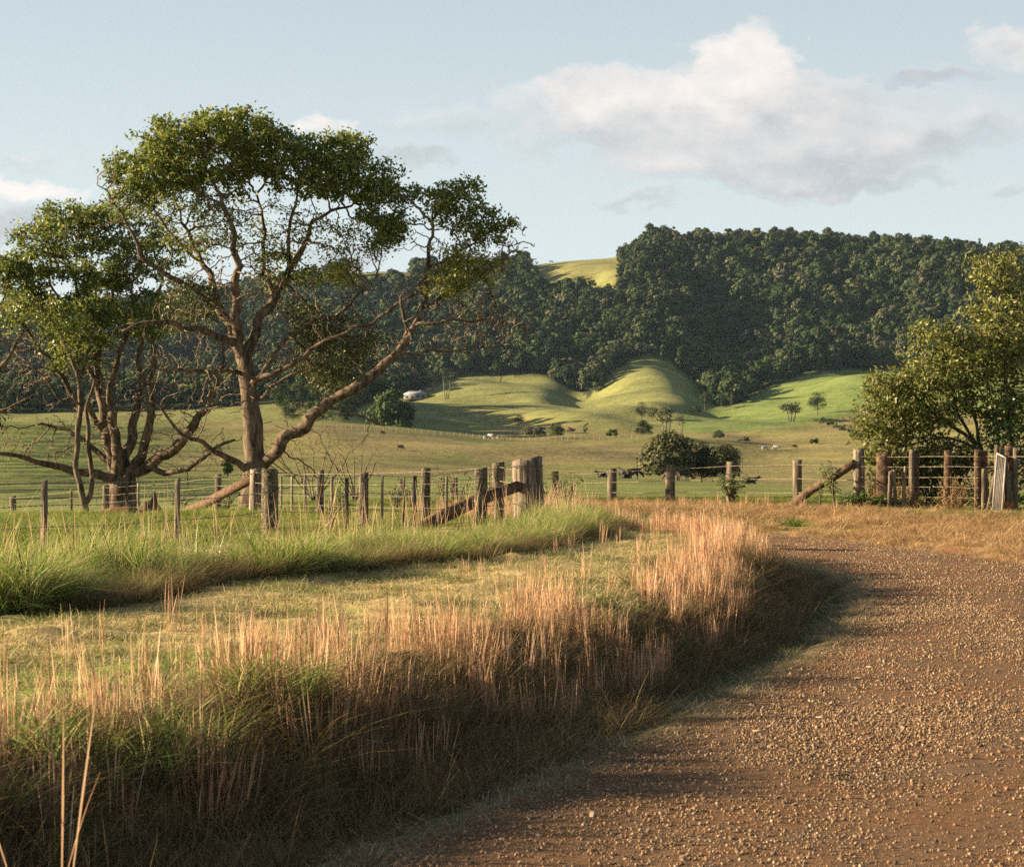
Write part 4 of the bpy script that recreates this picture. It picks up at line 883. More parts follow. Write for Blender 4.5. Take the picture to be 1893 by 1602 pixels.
# ---- bare brown shrubs behind the main tree
def bare_shrub(px, py, w, h, Y0, label, n=190):
    s = Skel(); b = P(px, py, Y0); b[2] = zg(b[0], Y0); s.node(b, -1, .05); k = Y0 / F
    for a in np.linspace(-1, 1, 7):
        q = np.array([b, b + np.array([a * w * k * .25, rng.normal(0, .3), h * k * .4]), b + np.array([a * w * k * .42, rng.normal(0, .5), h * k * .75])]); s.limb(q[1:], [.03, .015], 0, .2, .05)
    att = blob_points([(px, py - h * .55, w / 2, h * .45, 0, w * k * .35, n)], Y0, shell=.2); s.grow(att, .16, .24, 3, 100, .15, .35)
    s.finish(.006); root = empty('bare_shrub', b, label, 'shrub'); A, B = s.skin(.03); A.build('stems', M_TWIG, root); B.build('twigs', M_SHRUB, root)['kind'] = 'stuff'
M_SHRUB = plain_mat('reddish_twigs', (.12, .065, .040), (.22, .13, .085), 5, .9, .1)
bare_shrub(580, 900, 170, 130, 84, 'leafless reddish brown shrub behind the low limb of the tall tree', 330)
bare_shrub(655, 905, 110, 110, 80, 'thin bare shrub with pale upright stem right of the tall trunk', 120)
# ------------------------------------------------------------------ fences
M_POST = bark_mat('weathered_timber', (.065, .048, .035), (.245, .19, .135), (.27, .25, .17), 14.0, .7, (1, 1, .10), .60)
M_LICHEN = bark_mat('lichened_timber', (.030, .024, .017), (.15, .115, .078), (.36, .34, .20), 16.0, 1.0, (1, 1, .35), .56)
M_STRAIN = bark_mat('grey_strainer_timber', (.060, .045, .032), (.30, .235, .17), (.30, .28, .20), 13.0, 1.0, (1, 1, .10), .60)
M_BRACE = bark_mat('brown_brace_timber', (.045, .028, .018), (.17, .105, .065), (.24, .18, .08), 9.0, .7, (1, 1, 1), .66)
M_STEEL = plain_mat('dark_steel', (.030, .024, .020), (.075, .050, .035), 20, .6, .4)
M_WIRE = plain_mat('rusty_wire', (.085, .070, .055), (.17, .14, .11), 30, .55, .5)
M_BATTEN = bark_mat('pale_batten', (.16, .12, .085), (.42, .33, .23), None, 14, .5, (1, 1, .1))

def split_post(mb, x, y, z0, z1, wx, wy, sides=12, rot=0.0, lean=(0, 0), square=True, top_slope=0.0, rough=.06):
    """a hewn post: rounded square or round section with knocks along its height and a split top"""
    rings = max(8, int((z1 - z0) / .11)); a = np.arange(sides) / sides * 2 * math.pi
    if square:
        cx, cy = np.cos(a), np.sin(a); k = 1 / np.maximum(np.abs(cx), np.abs(cy)); k = np.minimum(k, 1.22)
    else: k = np.ones(sides)
    grain = rng.uniform(-rough, rough, sides); V = []
    for i, t in enumerate(np.linspace(0, 1, rings + 1)):
        w = k * (1 + grain + rng.uniform(-rough, rough, sides) * .5) * (1 + .06 * (1 - t)); px, py = w * np.cos(a) * wx / 2, w * np.sin(a) * wy / 2
        zz = np.full(sides, z0 + (z1 - z0) * t)
        if i == rings: zz = zz + top_slope * np.cos(a) * wx / 2 + rng.uniform(-.012, .012, sides) * (2 if not square else 1)
        V.append(np.stack([x + lean[0] * t + px * math.cos(rot) - py * math.sin(rot), y + lean[1] * t + px * math.sin(rot) + py * math.cos(rot), zz], 1))
    V = np.vstack(V); i = np.arange(rings)[:, None] * sides; j = np.arange(sides)[None, :]; j2 = (j + 1) % sides
    Q = np.stack([i + j, i + j2, i + sides + j2, i + sides + j], -1).reshape(-1, 4)
    top = V[-sides:].mean(0); n0 = mb.n; mb.add(np.vstack([V, top - [0, 0, .006]]), Q)
    b0 = rings * sides; mb.F[3].append(np.stack([b0 + j[0], b0 + j2[0], np.full(sides, len(V))], 1) + n0)
def wire(mb, pts, sag=.015, r=.0035, barb=0.12):
    pts = np.asarray(pts, float)
    for a, b in zip(pts[:-1], pts[1:]):
        L = np.linalg.norm(b - a); n = max(3, int(L / .5)); t = np.linspace(0, 1, n + 1)[:, None]; q = a + (b - a) * t
        q[:, 2] -= sag * L / 3 * (4 * t * (1 - t))[:, 0] + rng.normal(0, .003, n + 1) * (t * (1 - t) * 4)[:, 0]
        add_tube(mb, q, r, 4, False)
        if barb:
            m = int(L / barb)
            for s in (np.arange(m) + .5) / m:
                c = a + (b - a) * s; c[2] -= sag * L / 3 * 4 * s * (1 - s); d = rng.normal(0, 1, 3); d /= np.linalg.norm(d)
                add_tube(mb, [c - d * .017, c + d * .017], [r * 1.1, r * .8], 3, False)
                add_tube(mb, [c - (b - a) / L * .010, c + (b - a) / L * .010], [r * 2.2, r * 2.2], 4, False)
def post_at(px, top, Y, dz=-.25):
    q = P(px, top, Y); return q[0], q[1], zg(q[0], q[1]) + dz, q[2]

def front_fence():
    root = empty('barbed_wire_fence', (P(640, 900, 36)[0], 36.0, zg(P(640, 900, 36)[0], 36.0)), 'old barbed wire fence in front, from the thick strainer post to the left edge', 'fence')
    posts = [(-190, 893, 26.5, .10, 'post'), (82, 888, 29.5, .085, 'post'), (326, 884, 31.8, .075, 'post'), (499, 868, 34.8, .255, 'lichen'), (640, 883, 36.2, .065, 'steel'), (672, 874, 36.9, .15, 'timber'), (766, 879, 37.4, .065, 'steel'), (888, 865, 38.6, .225, 'timber')]
    line = []
    for (px, top, Y, w, kind) in posts:
        x, y, z0, z1 = post_at(px, top, Y); mb = MB(); line.append((x, y, z1))
        if kind == 'steel':
            for ang in (0, 2.1, 4.2): add_box(mb, (x + .02 * math.cos(ang), y + .02 * math.sin(ang), (z0 + z1) / 2), (.042, .006, z1 - z0), [[math.cos(ang), -math.sin(ang), 0], [math.sin(ang), math.cos(ang), 0], [0, 0, 1]])
            add_box(mb, (x, y, (z0 + z1) / 2 - .002), (.03, .03, z1 - z0))
            mb.build('steel_post', M_STEEL, root)
        elif kind == 'post': split_post(mb, x, y, z0, z1, w, w * .8, 10, -.1, (rng.normal(0, .015), 0), True, .3); mb.build('post', M_POST, root)
        elif kind == 'lichen': split_post(mb, x, y, z0, z1, w, w, 14, 0, (0, 0), False, -.06, .09); o = mb.build('post', M_LICHEN, root); o['label'] = 'round post crusted with pale lichen'
        else: split_post(mb, x, y, z0, z1, w, w * .85, 12, -.06, (.01, 0), True, .12, .05); o = mb.build('post', M_LICHEN, root); o['label'] = 'squared post blotched with dark lichen'
    x, y, z0, z1 = post_at(974, 848, 40.0); mb = MB(); split_post(mb, x + .05, y, z0, z1, .56, .56, 22, 0, (-.05, 0), False, .16, .06)
    o = mb.build('strainer_post', M_STRAIN, root, True); o['label'] = 'thick weathered strainer post with a sloping top'
    for f in (.93, .62, .34, .12):       # wire wound round the strainer
        zz = z0 + .25 + (z1 - z0 - .3) * f; a = np.linspace(0, 2 * math.pi, 22); wb = MB()
        for k in range(2): add_tube(wb, np.stack([x + .05 - .05 * f + .292 * np.cos(a), y + .292 * np.sin(a), zz + .02 * k + .01 * np.sin(a)], 1), .006, 4, False)
        wb.build('wire_loop', M_WIRE, o)
    mb = MB(); q = np.array([P(768, 978, 37.9), P(820, 953, 38.4), P(880, 925, 39.0), P(958, 898, 39.75)]); q[0][2] = zg(q[0][0], q[0][1]) + .02; add_tube(mb, q, [.115, .125, .115, .10], 10, True, .06); mb.build('brace', M_BRACE, root, True)
    line.append((x - .2, y - .1, z1 - .12))
    for px in (706, 746, 825):
        Y = np.interp(px, [640, 766, 888], [36.2, 37.4, 38.6]); x_, y_, z0_, z1_ = post_at(px, 881, Y, .12); mb = MB(); split_post(mb, x_, y_, z0_, z1_, .042, .03, 8, .2, (.01, 0)); mb.build('batten', M_POST, root)
    ln = np.array(line); g = z_ground(ln[:, 0], ln[:, 1])
    for f in (.975, .66, .36, .10):
        pts = np.stack([ln[:, 0], ln[:, 1] - .06, g + (np.minimum(ln[:, 2], g + 1.12) - g) * f], 1); mb = MB(); wire(mb, pts, .02, .0042); mb.build('barbed_wire', M_WIRE, root)
front_fence()

def back_fence():
    root = empty('wire_fence', (P(591, 960, 43)[0], 43.0, zg(P(591, 960, 43)[0], 43.0)), 'second wire fence running from the strainer post back past the trees on the left', 'fence')
    posts = [(923, 855, 41.6, .24, 'timber'), (785, 865, 42.6, .165, 'timber'), (591, 870, 45, .15, 'timber'), (472, 867, 52, .30, 'strainer'), (402, 876, 63, .17, 'post'), (256, 893, 74, .09, 'light'), (195, 897, 77, .21, 'post'), (132, 904, 80, .10, 'light'), (25, 917, 84, .22, 'post'), (-90, 930, 88, .2, 'post')]
    line = [(P(965, 860, 40.2)[0], 40.4, P(965, 862, 40.2)[2])]
    for (px, top, Y, w, kind) in posts:
        x, y, z0, z1 = post_at(px, top, Y); mb = MB(); line.append((x, y, z1))
        if kind == 'light': split_post(mb, x, y, z0, z1, w, w * .5, 8, .2); mb.build('post', M_BATTEN, root)
        elif kind == 'strainer': split_post(mb, x, y, z0, z1, w, w, 14, 0, (.03, 0), False, .1, .06); mb.build('strainer_post', M_STRAIN, root)
        else: split_post(mb, x, y, z0, z1, w, w * .9, 12, -.08, (rng.normal(0, .02), 0), True, .1, .06); mb.build('post', M_LICHEN if kind == 'timber' else M_POST, root)
    for px, yb in ((520, 50), (540, 48.5), (564, 47), (614, 44.4)):
        x_, y_, z0_, z1_ = post_at(px, 880, yb, .08); mb = MB(); split_post(mb, x_, y_, z0_, z1_, .06, .035, 8, .2); mb.build('batten', M_BATTEN, root)
    mb = MB(); q = np.array([P(332, 955, 61), P(380, 930, 58.5), P(430, 903, 55), P(468, 884, 52.2)]); q[0][2] = zg(q[0][0], q[0][1]); add_tube(mb, q, [.12, .13, .12, .11], 10, True, .05); mb.build('brace', M_BRACE, root, True)
    ln = np.array(line); g = z_ground(ln[:, 0], ln[:, 1])
    for f in (.93, .70, .47, .25): mb = MB(); wire(mb, np.stack([ln[:, 0], ln[:, 1] - .08, g + (ln[:, 2] - g) * f], 1), .012, .0055, 0); mb.build('wire', M_WIRE if f < .5 else M_BATTEN, root)
back_fence()

def far_fence():
    root = empty('post_and_wire_fence', (P(1240, 930, 65)[0], 65.0, zg(P(1240, 930, 65)[0], 65.0)), 'fence of thick split posts along the paddock with black cows', 'fence')
    posts = [(742, 885, 80, .2), (839, 883, 77, .22), (1028, 871, 71, .20), (1131, 866, 66.5, .27), (1239, 859, 64.5, .27), (1351, 853, 62.5, .24), (1474, 850, 60, .23)]
    line = []
    for (px, top, Y, w) in posts:
        x, y, z0, z1 = post_at(px, top, Y); mb = MB(); line.append((x, y, z1)); split_post(mb, x, y, z0, z1, w, w * .8, 12, -.30, (rng.normal(0, .02), 0), True, .08, .06); mb.build('post', M_POST, root)
    x, y, z0, z1 = post_at(1589, 830, 57); mb = MB(); split_post(mb, x, y, z0, z1, .30, .28, 14, 0, (-.03, 0), False, .05, .06); mb.build('strainer_post', M_STRAIN, root); line.append((x, y, z1 - .3))
    mb = MB(); q = np.array([P(1455, 928, 58.2), P(1500, 905, 57.8), P(1540, 882, 57.4), P(1581, 855, 56.9)]); q[0][2] = zg(q[0][0], q[0][1]) - .02; add_tube(mb, q, [.12, .115, .11, .10], 10, True, .05); mb.build('brace', M_BRACE, root, True)
    ln = np.array(line); g = z_ground(ln[:, 0], ln[:, 1])
    for f in (.90, .60, .30): mb = MB(); wire(mb, np.stack([ln[:, 0], ln[:, 1] - .12, g + (ln[:, 2] - g) * f], 1), .012, .006, .14); mb.build('barbed_wire', M_BATTEN, root)
far_fence()

M_PANEL = plain_mat('white_painted_iron', (.24, .20, .165), (.38, .33, .28), 6, .6, .3, .2)
M_RUST = plain_mat('rust_red', (.22, .075, .030), (.36, .13, .055), 9, .9, .1)
def right_fence():
    root = empty('paddock_fence', (P(1750, 935, 55)[0], 55.0, zg(P(1750, 935, 55)[0], 55.0)), 'dark timber fence under the leafy trees at the right', 'fence')
    posts = [(1634, 836, 56.6, .36), (1685, 831, 56, .14), (1694, 838, 56.1, .16), (1751, 832, 55.2, .19), (1807, 831, 54.6, .17), (1818, 833, 54.7, .20), (1841, 822, 54.3, .12), (1849, 826, 54.5, .14), (1864, 824, 54.2, .20), (1877, 827, 53.9, .12), (1945, 826, 53, .2), (2010, 826, 52.2, .2)]
    line = [(P(1589, 850, 57)[0], 56.9, P(1589, 845, 57)[2])]
    for (px, top, Y, w) in posts:
        x, y, z0, z1 = post_at(px, top, Y); mb = MB(); line.append((x, y, z1)); split_post(mb, x, y, z0, z1, w, w * .8, 12, -.25, (rng.normal(0, .02), 0), True, .05, .05); mb.build('post', M_POST if w < .15 else M_BRACE, root)
    ln = np.array(line); g = z_ground(ln[:, 0], ln[:, 1])
    for f in (.92, .74, .55, .38, .20): mb = MB(); wire(mb, np.stack([ln[:, 0], ln[:, 1] - .10, g + 1.45 * f + .05], 1), .006, .0065, 0); mb.build('wire', M_BATTEN, root)
right_fence()

def slab(px, top, Y, w, th, lean, label, name='timber_slab', mat=None, cat='slab'):
    x, y, z0, z1 = post_at(px, top, Y, -.05); mb = MB(); split_post(mb, x, y, z0, z1, w, th, 10, .1, lean, True, rng.uniform(-.3, .3), .08)
    tag(mb.build(name, mat or M_POST, None, False, (x, y, z0)), label, cat)
slab(1820, 866, 54.3, .15, .06, (.03, .1), 'upright grey slab just right of the double post')
slab(1827, 880, 54.0, .13, .06, (.20, .1), 'slab leaning right against the white panel')
slab(1866, 868, 53.8, .20, .06, (-.02, .1), 'broad grey slab below the rusty tin, right of the white panel')
slab(1860, 842, 54.0, .07, .05, (.02, .08), 'narrow stick standing between panel and broad slab')
for k, (px, top, w, l, lab) in enumerate(((1644, 870, .10, .05, 'short brown stick beside the wide dark post'), (1656, 868, .07, -.04, 'thin grey stick in the vines, third from the wide dark post'), (1668, 862, .08, .10, 'leaning stick left of the narrow pale post'), (1676, 872, .06, -.1, 'crooked stick touching the narrow pale post'))):
    slab(px, top, 55.6, w, .05, (l, .05), lab, 'fence_stick', M_POST, 'stick')

def white_panel():
    Y = 53.7; a, b, c, d = P(1834, 936, Y + .15), P(1852, 942, Y - .35), P(1859, 846, Y), P(1843, 838, Y + .45)
    for q in (a, b): q[2] = zg(q[0], q[1]) + .02
    root = empty('metal_panel', (a + b) / 2, 'white ribbed metal panel in a frame leaning on the fence', 'panel')
    mb = MB(); n = 12; V = []                    # ribbed sheet
    for i in range(n + 1):
        s = i / n; off = np.array([0, -.022 if i % 2 else .022, 0]); V += [a + (b - a) * s + off, d + (c - d) * s + off, a + (b - a) * s + off + [0, .012, 0], d + (c - d) * s + off + [0, .012, 0]]
    Q = []
    for i in range(n): k = i * 4; Q += [[k, k + 4, k + 5, k + 1], [k + 2, k + 3, k + 7, k + 6], [k, k + 2, k + 6, k + 4], [k + 1, k + 5, k + 7, k + 3]]
    mb.add(V, Q); mb.build('sheet', M_PANEL, root)
    for p, q in ((a, b), (b, c), (c, d), (d, a)): mb = MB(); add_tube(mb, [p + [0, -.03, 0], q + [0, -.03, 0]], .022, 6); mb.build('frame_rail', M_PANEL, root)
white_panel()
def tin(px, py, w, h, Y, label, mat):
    c = P(px, py, Y); mb = MB(); k = Y / F; V = []
    for i in range(7):
        s = i / 6 - .5; V += [c + [s * w * k, (-.01 if i % 2 else .01), -h * k / 2], c + [s * w * k, (-.01 if i % 2 else .01), h * k / 2], c + [s * w * k, (-.01 if i % 2 else .01) + .012, -h * k / 2], c + [s * w * k, (-.01 if i % 2 else .01) + .012, h * k / 2]]
    Q = []
    for i in range(6): q = i * 4; Q += [[q, q + 4, q + 5, q + 1], [q + 2, q + 3, q + 7, q + 6], [q, q + 2, q + 6, q + 4], [q + 1, q + 5, q + 7, q + 3]]
    mb.add(V, Q); tag(mb.build('rusty_tin', mat, None, False, c), label, 'tin sheet')
tin(1869, 858, 8, 12, 53.95, 'small rusty red tin plate nailed to the dark post', M_RUST)
tin(1862, 932, 26, 9, 53.5, 'rusty red tin strip lying at the foot of the broad slab', M_RUST)

# dead vines, sticks and leaf litter under the right fence
mb = MB()
for _ in range(420):
    px = rng.choice([rng.uniform(1600, 1690), rng.uniform(1690, 1890), rng.uniform(1745, 1775)]); Y = np.interp(px, [1590, 1900], [56.9, 53.8]) + rng.normal(.1, .3); x = (px - CX) / F * Y; z = zg(x, Y); h = rng.uniform(.15, .95) if (px < 1690 or 1745 < px < 1775) else rng.uniform(.05, .35)
    q = np.array([[x, Y, z], [x + rng.normal(0, .12), Y + rng.normal(0, .1), z + h * .55], [x + rng.normal(0, .22), Y + rng.normal(0, .15), z + h]]); add_tube(mb, q, [.010, .008, .004], 3, False, tint=rng.random())
o = mb.build('dead_vines', M_BANKG); tag(o, 'tangle of dead brown vines at the foot of the right fence', None, None, 'stuff')

# ------------------------------------------------------------------ big leaved weeds
M_WEED = leaf_mat('big_weed_leaves', [(0, (.06, .10, .025)), (.5, (.13, .19, .05)), (1, (.30, .33, .15))], .3, .35, .55, objrand=.1)
M_WEED_D = leaf_mat('glossy_ground_leaves', [(0, (.025, .065, .015)), (.6, (.075, .15, .03)), (1, (.26, .32, .12))], .25, .3, .6, objrand=.1)
def big_leaf(mb, c, d, L, W, droop, tint):
    """an oval leaf of six quads, folded along its midrib"""
    d = np.array(d, float); d /= np.linalg.norm(d); side = np.cross(d, [0, 0, 1.0]); side /= np.linalg.norm(side) + 1e-6; up = np.cross(side, d); V = []
    for s, w in ((0, .08), (.3, .85), (.65, .9), (1, .05)):
        m = c + d * L * s - np.array([0, 0, droop * L * s * s]); V += [m - side * W / 2 * w + up * W * .18 * w, m, m + side * W / 2 * w + up * W * .18 * w]
    Q = [];
    for i in range(3): k = i * 3; Q += [[k, k + 1, k + 4, k + 3], [k + 1, k + 2, k + 5, k + 4]]
    mb.add(V, Q, tint=tint)
def weed(px, Y, h, r, n_stem, label, leaf=(.14, .24), mat=None, name='broadleaf_weed', per=9, base_py=None):
    x = (px - CX) / F * Y; z = zg(x, Y); root = empty(name, (x, Y, z), label, 'plant'); st, lf = MB(), MB()
    for k in range(n_stem):
        a = rng.random() * 2 * math.pi; t = rng.random() ** .6 * r; q = np.array([[x, Y, z], [x + t * .4 * math.cos(a), Y + t * .4 * math.sin(a), z + h * .5], [x + t * math.cos(a), Y + t * math.sin(a), z + h * rng.uniform(.7, 1.0)]])
        add_tube(st, q, [.016, .012, .006], 4)
        for s in np.linspace(.35, 1, per):
            c = q[0] * (1 - s) ** 2 + 2 * q[1] * s * (1 - s) + q[2] * s * s; b = rng.random() * 2 * math.pi
            big_leaf(lf, c, (math.cos(b), math.sin(b), rng.uniform(-.1, .8)), rng.uniform(*leaf), rng.uniform(leaf[0], leaf[1]) * .42, rng.uniform(.1, .6), rng.random())
    st.build('stem', M_TWIG, root); lf.build('foliage', mat or M_WEED, root)
weed(1352, 62.2, .95, .62, 12, 'pale leaved bush growing round a post of the fence with black cows', (.18, .30), per=10)
weed(1543, 57.0, 1.25, .45, 8, 'tall pale leaved weed beside the brace of the far strainer post', (.18, .30))
weed(1515, 57.2, .55, .25, 3, 'small upright weed under the middle of the brace', (.14, .22))
weed(1585, 56.3, .45, .55, 12, 'clump of glossy dark leaves in front of the far strainer post', (.16, .28), M_WEED_D, per=8)
weed(1625, 56.0, .38, .55, 12, 'glossy green leaves at the foot of the wide dark post', (.15, .26), M_WEED_D, per=8)
weed(1655, 55.8, .32, .40, 9, 'glossy green leaves among sticks left of the narrow pale post', (.14, .24), M_WEED_D, per=8)
weed(1560, 56.5, .28, .40, 8, 'low glossy leaves left of the far strainer post', (.14, .24), M_WEED_D, per=7)
weed(1010, 52, 1.15, .55, 7, 'leafy weed just right of the thick strainer post', (.16, .28))
weed(1048, 54, .95, .45, 6, 'leafy weed with drooping leaves behind the single grey post', (.16, .28))
weed(820, 56, 1.35, .40, 5, 'tall leafy weed between two lichened posts', (.14, .24), per=7)
weed(850, 57, 1.05, .50, 6, 'low leafy weed left of the lichened post behind the brace', (.14, .24), per=7)
weed(905, 55, 1.3, .35, 4, 'leafy weed showing above the wires between squared posts', (.14, .24), per=7)
weed(760, 60, .8, .7, 9, 'dark leaved weed behind the steel posts', (.13, .22), M_WEED_D, per=8)
weed(735, 61, .65, .5, 7, 'dark low weed left of the second steel post', (.13, .22), M_WEED_D, per=8)
weed(632, 63, .85, .45, 6, 'dark leaved weed behind the first steel post', (.13, .22), M_WEED_D, per=8)
weed(420, 64, .75, .8, 10, 'green weed at the foot of the tall spreading tree', (.12, .22), M_WEED_D, per=8)
weed(335, 68, .7, .9, 10, 'green weed between the two spreading trees', (.12, .22), M_WEED_D, per=8)
weed(610, 35.5, .55, .4, 6, 'brown dried weed stalks right of the round lichened post', (.06, .12), M_THATCH, per=5)
# dark green tuft on the far bank and a tuft of red tipped blades on the near bank
def tuft(px, Y, n, h, spread, lean, mat, label, tint=(0, .6)):
    x = (px - CX) / F * Y; z = zg(x, Y); mb = MB(); blades(mb, n, spread, h, (.006, .012), lean, (.2, 1.0), tint, 5); o = mb.build('grass_tuft', mat); o.location = (x, Y, z); tag(o, label, 'grass tuft')
tuft(1462, 49, 220, (.15, .42), .20, (.1, .9), M_LONG, 'dark green tuft standing alone on the tan bank')
M_REDTIP = leaf_mat('red_tipped_blades', [(0, (.10, .15, .03)), (.5, (.28, .25, .08)), (1, (.42, .16, .07))], .4, .5, .3, objrand=0)
tuft(560, 11.0, 46, (.30, .52), .10, (.3, 1.1), M_REDTIP, 'tuft of red tipped blades leaning over the near bank', (.2, 1))
# small yellow flower beside the bend
def flower():
    x, Y = (1471 - CX) / F * 31.0, 31.0; z = zg(x, Y); root = empty('yellow_flower', (x, Y, z), 'small yellow flower in the shade inside the bend', 'flower')
    mb = MB(); add_tube(mb, [(x, Y, z), (x + .02, Y, z + .18), (x + .01, Y, z + .36)], [.005, .004, .003], 4); mb.build('stem', M_WEED, root)
    for k, (dx, dz) in enumerate(((0, .36), (.05, .33))):
        mb = MB(); M = plain_mat('yellow_petals', (.75, .55, .03), (.85, .65, .05), 5)
        for a in np.linspace(0, 2 * math.pi, 7)[:-1]: big_leaf(mb, np.array([x + dx, Y, z + dz]), (math.cos(a), math.sin(a), .3), .045, .03, .1, .5)
        mb.build('bloom', M, root)
flower()

# ------------------------------------------------------------------ stump and mound in the near paddock
def stump():
    Y = 53.0; c = P(272, 972, Y); c[2] = zg(c[0], c[1]); root = empty('tree_stump', c, 'dark broken tree stump in the near paddock', 'stump')
    n, m = 20, 9; V = []; a = np.arange(n) / n * 2 * math.pi; root_f = 1 + .35 * np.maximum(0, np.cos(a * 5 + .7))
    for i, t in enumerate(np.linspace(0, 1, m)):
        rr = (.30 * (1 - t) ** 2 * root_f + .20 - .05 * t) * (1 + rng.uniform(-.08, .08, n)); top = .34 + .30 * np.exp(-((np.angle(np.exp(1j * (a - .6)))) / .6) ** 2) + .08 * np.cos(3 * a)
        V.append(np.stack([c[0] + rr * np.cos(a) + .06 * t, c[1] + rr * np.sin(a), c[2] - .05 + t * top + rng.uniform(-.02, .02, n) * (t == 1)], 1))
    V = np.vstack(V); i = np.arange(m - 1)[:, None] * n; j = np.arange(n)[None, :]; j2 = (j + 1) % n; Q = np.stack([i + j, i + j2, i + n + j2, i + n + j], -1).reshape(-1, 4)
    mb = MB(); mb.add(np.vstack([V, [c[0], c[1], c[2] + .22]]), Q); b0 = (m - 1) * n; mb.F[3].append(np.stack([b0 + j[0], b0 + j2[0], np.full(n, len(V))], 1)); mb.build('trunk', M_BRACE, root)
    for ang, L in ((3.3, .75), (2.6, .45), (.2, .35), (5.5, .4)):
        mb = MB(); add_tube(mb, [c + [.15 * math.cos(ang), .15 * math.sin(ang), .10], c + [L * .6 * math.cos(ang), L * .6 * math.sin(ang), .07], c + [L * math.cos(ang), L * math.sin(ang), -.03]], [.09, .06, .03], 7, True, .1); mb.build('root', M_BRACE, root)
stump()
def mound():
    Y = 49; c = P(222, 972, Y); c[2] = zg(c[0], c[1]); mb = MB(); n = 28; V = []
    for i in range(n):
        for j in range(n):
            x, y = (i / (n - 1) - .5) * 1.5, (j / (n - 1) - .5) * 1.3; r = math.hypot(x / .75, y / .65); V.append([c[0] + x, c[1] + y, c[2] - .06 + .28 * max(0, 1 - r * r) + .07 * (float(fbm(x * 5 + 9, y * 5, 5, 3)) - .5)])
    k = np.arange(n - 1)[:, None] * n + np.arange(n - 1)[None, :]; mb.add(V, np.stack([k, k + n, k + n + 1, k + 1], -1).reshape(-1, 4))
    tag(mb.build('earth_mound', plain_mat('bare_earth', (.10, .055, .03), (.22, .12, .06), 6, .95, .1), None, True, c), 'low mound of bare earth and grass left of the stump', 'mound')
mound()
mb = MB(); q = np.array([P(1541, 925, 55.6), P(1551, 924, 55.6), P(1562, 926, 55.7)]); q[:, 2] = [zg(a[0], a[1]) + .05 for a in q]; add_tube(mb, q, [.03, .035, .02], 6, True, .1)
tag(mb.build('branch', M_BATTEN, None, False, q[1]), 'bleached fallen branch lying in front of the glossy leaves', 'branch')
# ------------------------------------------------------------------ far trees
M_FAR = [leaf_mat('hill_forest_%s' % n, [(0, a), (.5, b), (1, c)], .04, .8, .08, objrand=.75) for n, a, b, c in (
    ('leaves', (.013, .021, .009), (.040, .056, .021), (.098, .108, .046)), ('grey_leaves', (.026, .028, .016), (.072, .074, .040), (.135, .128, .074)), ('green_leaves', (.012, .024, .007), (.034, .053, .015), (.070, .088, .028)))]
M_FTRUNK = plain_mat('pale_far_trunk', (.16, .13, .10), (.30, .25, .20), .5, .9)
def crown_mesh(w, h, n_lobe, per, leaf, mb=None, lift=.25, conical=False, dome=False):
    """a crown of many leaf clumps: lobes spread through the volume, each a shell of small faces"""
    mb = mb or MB(); C = []
    while len(C) < n_lobe:
        v = rng.uniform(-1, 1, 3); r = np.linalg.norm(v)
        if r > 1 or r < .35: continue
        if conical and np.hypot(v[0], v[1]) > .95 * (1 - (v[2] + 1) / 2) + .12: continue
        C.append(v)
    C = np.array(C)
    if dome: C[:, 2] = np.abs(C[:, 2]) * 1.75 - .80
    C = C * np.array([w / 2 * .78, w / 2 * .78, h * (1 - lift) / 2 * .80]) + np.array([0, 0, h * (lift + (1 - lift) / 2)])
    R = np.minimum(w, h) * rng.uniform(.14, .26, n_lobe)
    d = rng.normal(0, 1, (n_lobe, per, 3)); d /= np.linalg.norm(d, axis=2)[..., None]; d[..., 2] = np.where(d[..., 2] < -.3, -d[..., 2], d[..., 2])
    p = C[:, None, :] + d * R[:, None, None] * rng.uniform(.75, 1.15, (n_lobe, per, 1)) * np.array([1, 1, .8])
    nrm = d + rng.normal(0, .28, d.shape); nrm /= np.linalg.norm(nrm, axis=2)[..., None]
    a = np.cross(nrm, rng.normal(0, 1, nrm.shape)); a /= np.linalg.norm(a, axis=2)[..., None]; b = np.cross(nrm, a)
    s = leaf * rng.uniform(.6, 1.3, (n_lobe, per, 1)); V = np.stack([p - a * s, p - b * s * .8, p + a * s, p + b * s * .8], 2).reshape(-1, 3)
    t = np.repeat(rng.uniform(.2, .8, n_lobe), per * 4) + rng.uniform(-.2, .2, len(V)); mb.add(V, np.arange(len(V)).reshape(-1, 4), tint=t)
    return mb
forest_protos = []
for k in range(9):
    w, h = rng.uniform(8, 13), rng.uniform(11, 17); cn = k == 8; mb = crown_mesh(w * (.6 if cn else 1), h, 16 if not cn else 14, 46, .75, lift=.12, conical=cn)
    forest_protos.append(mb.mesh('forest_crown', M_FAR[0] if k % 3 else M_FAR[2]))
for k in range(2): forest_protos.append(crown_mesh(rng.uniform(8, 11), rng.uniform(13, 18), 15, 44, .7, lift=.2).mesh('forest_crown', M_FAR[1]))
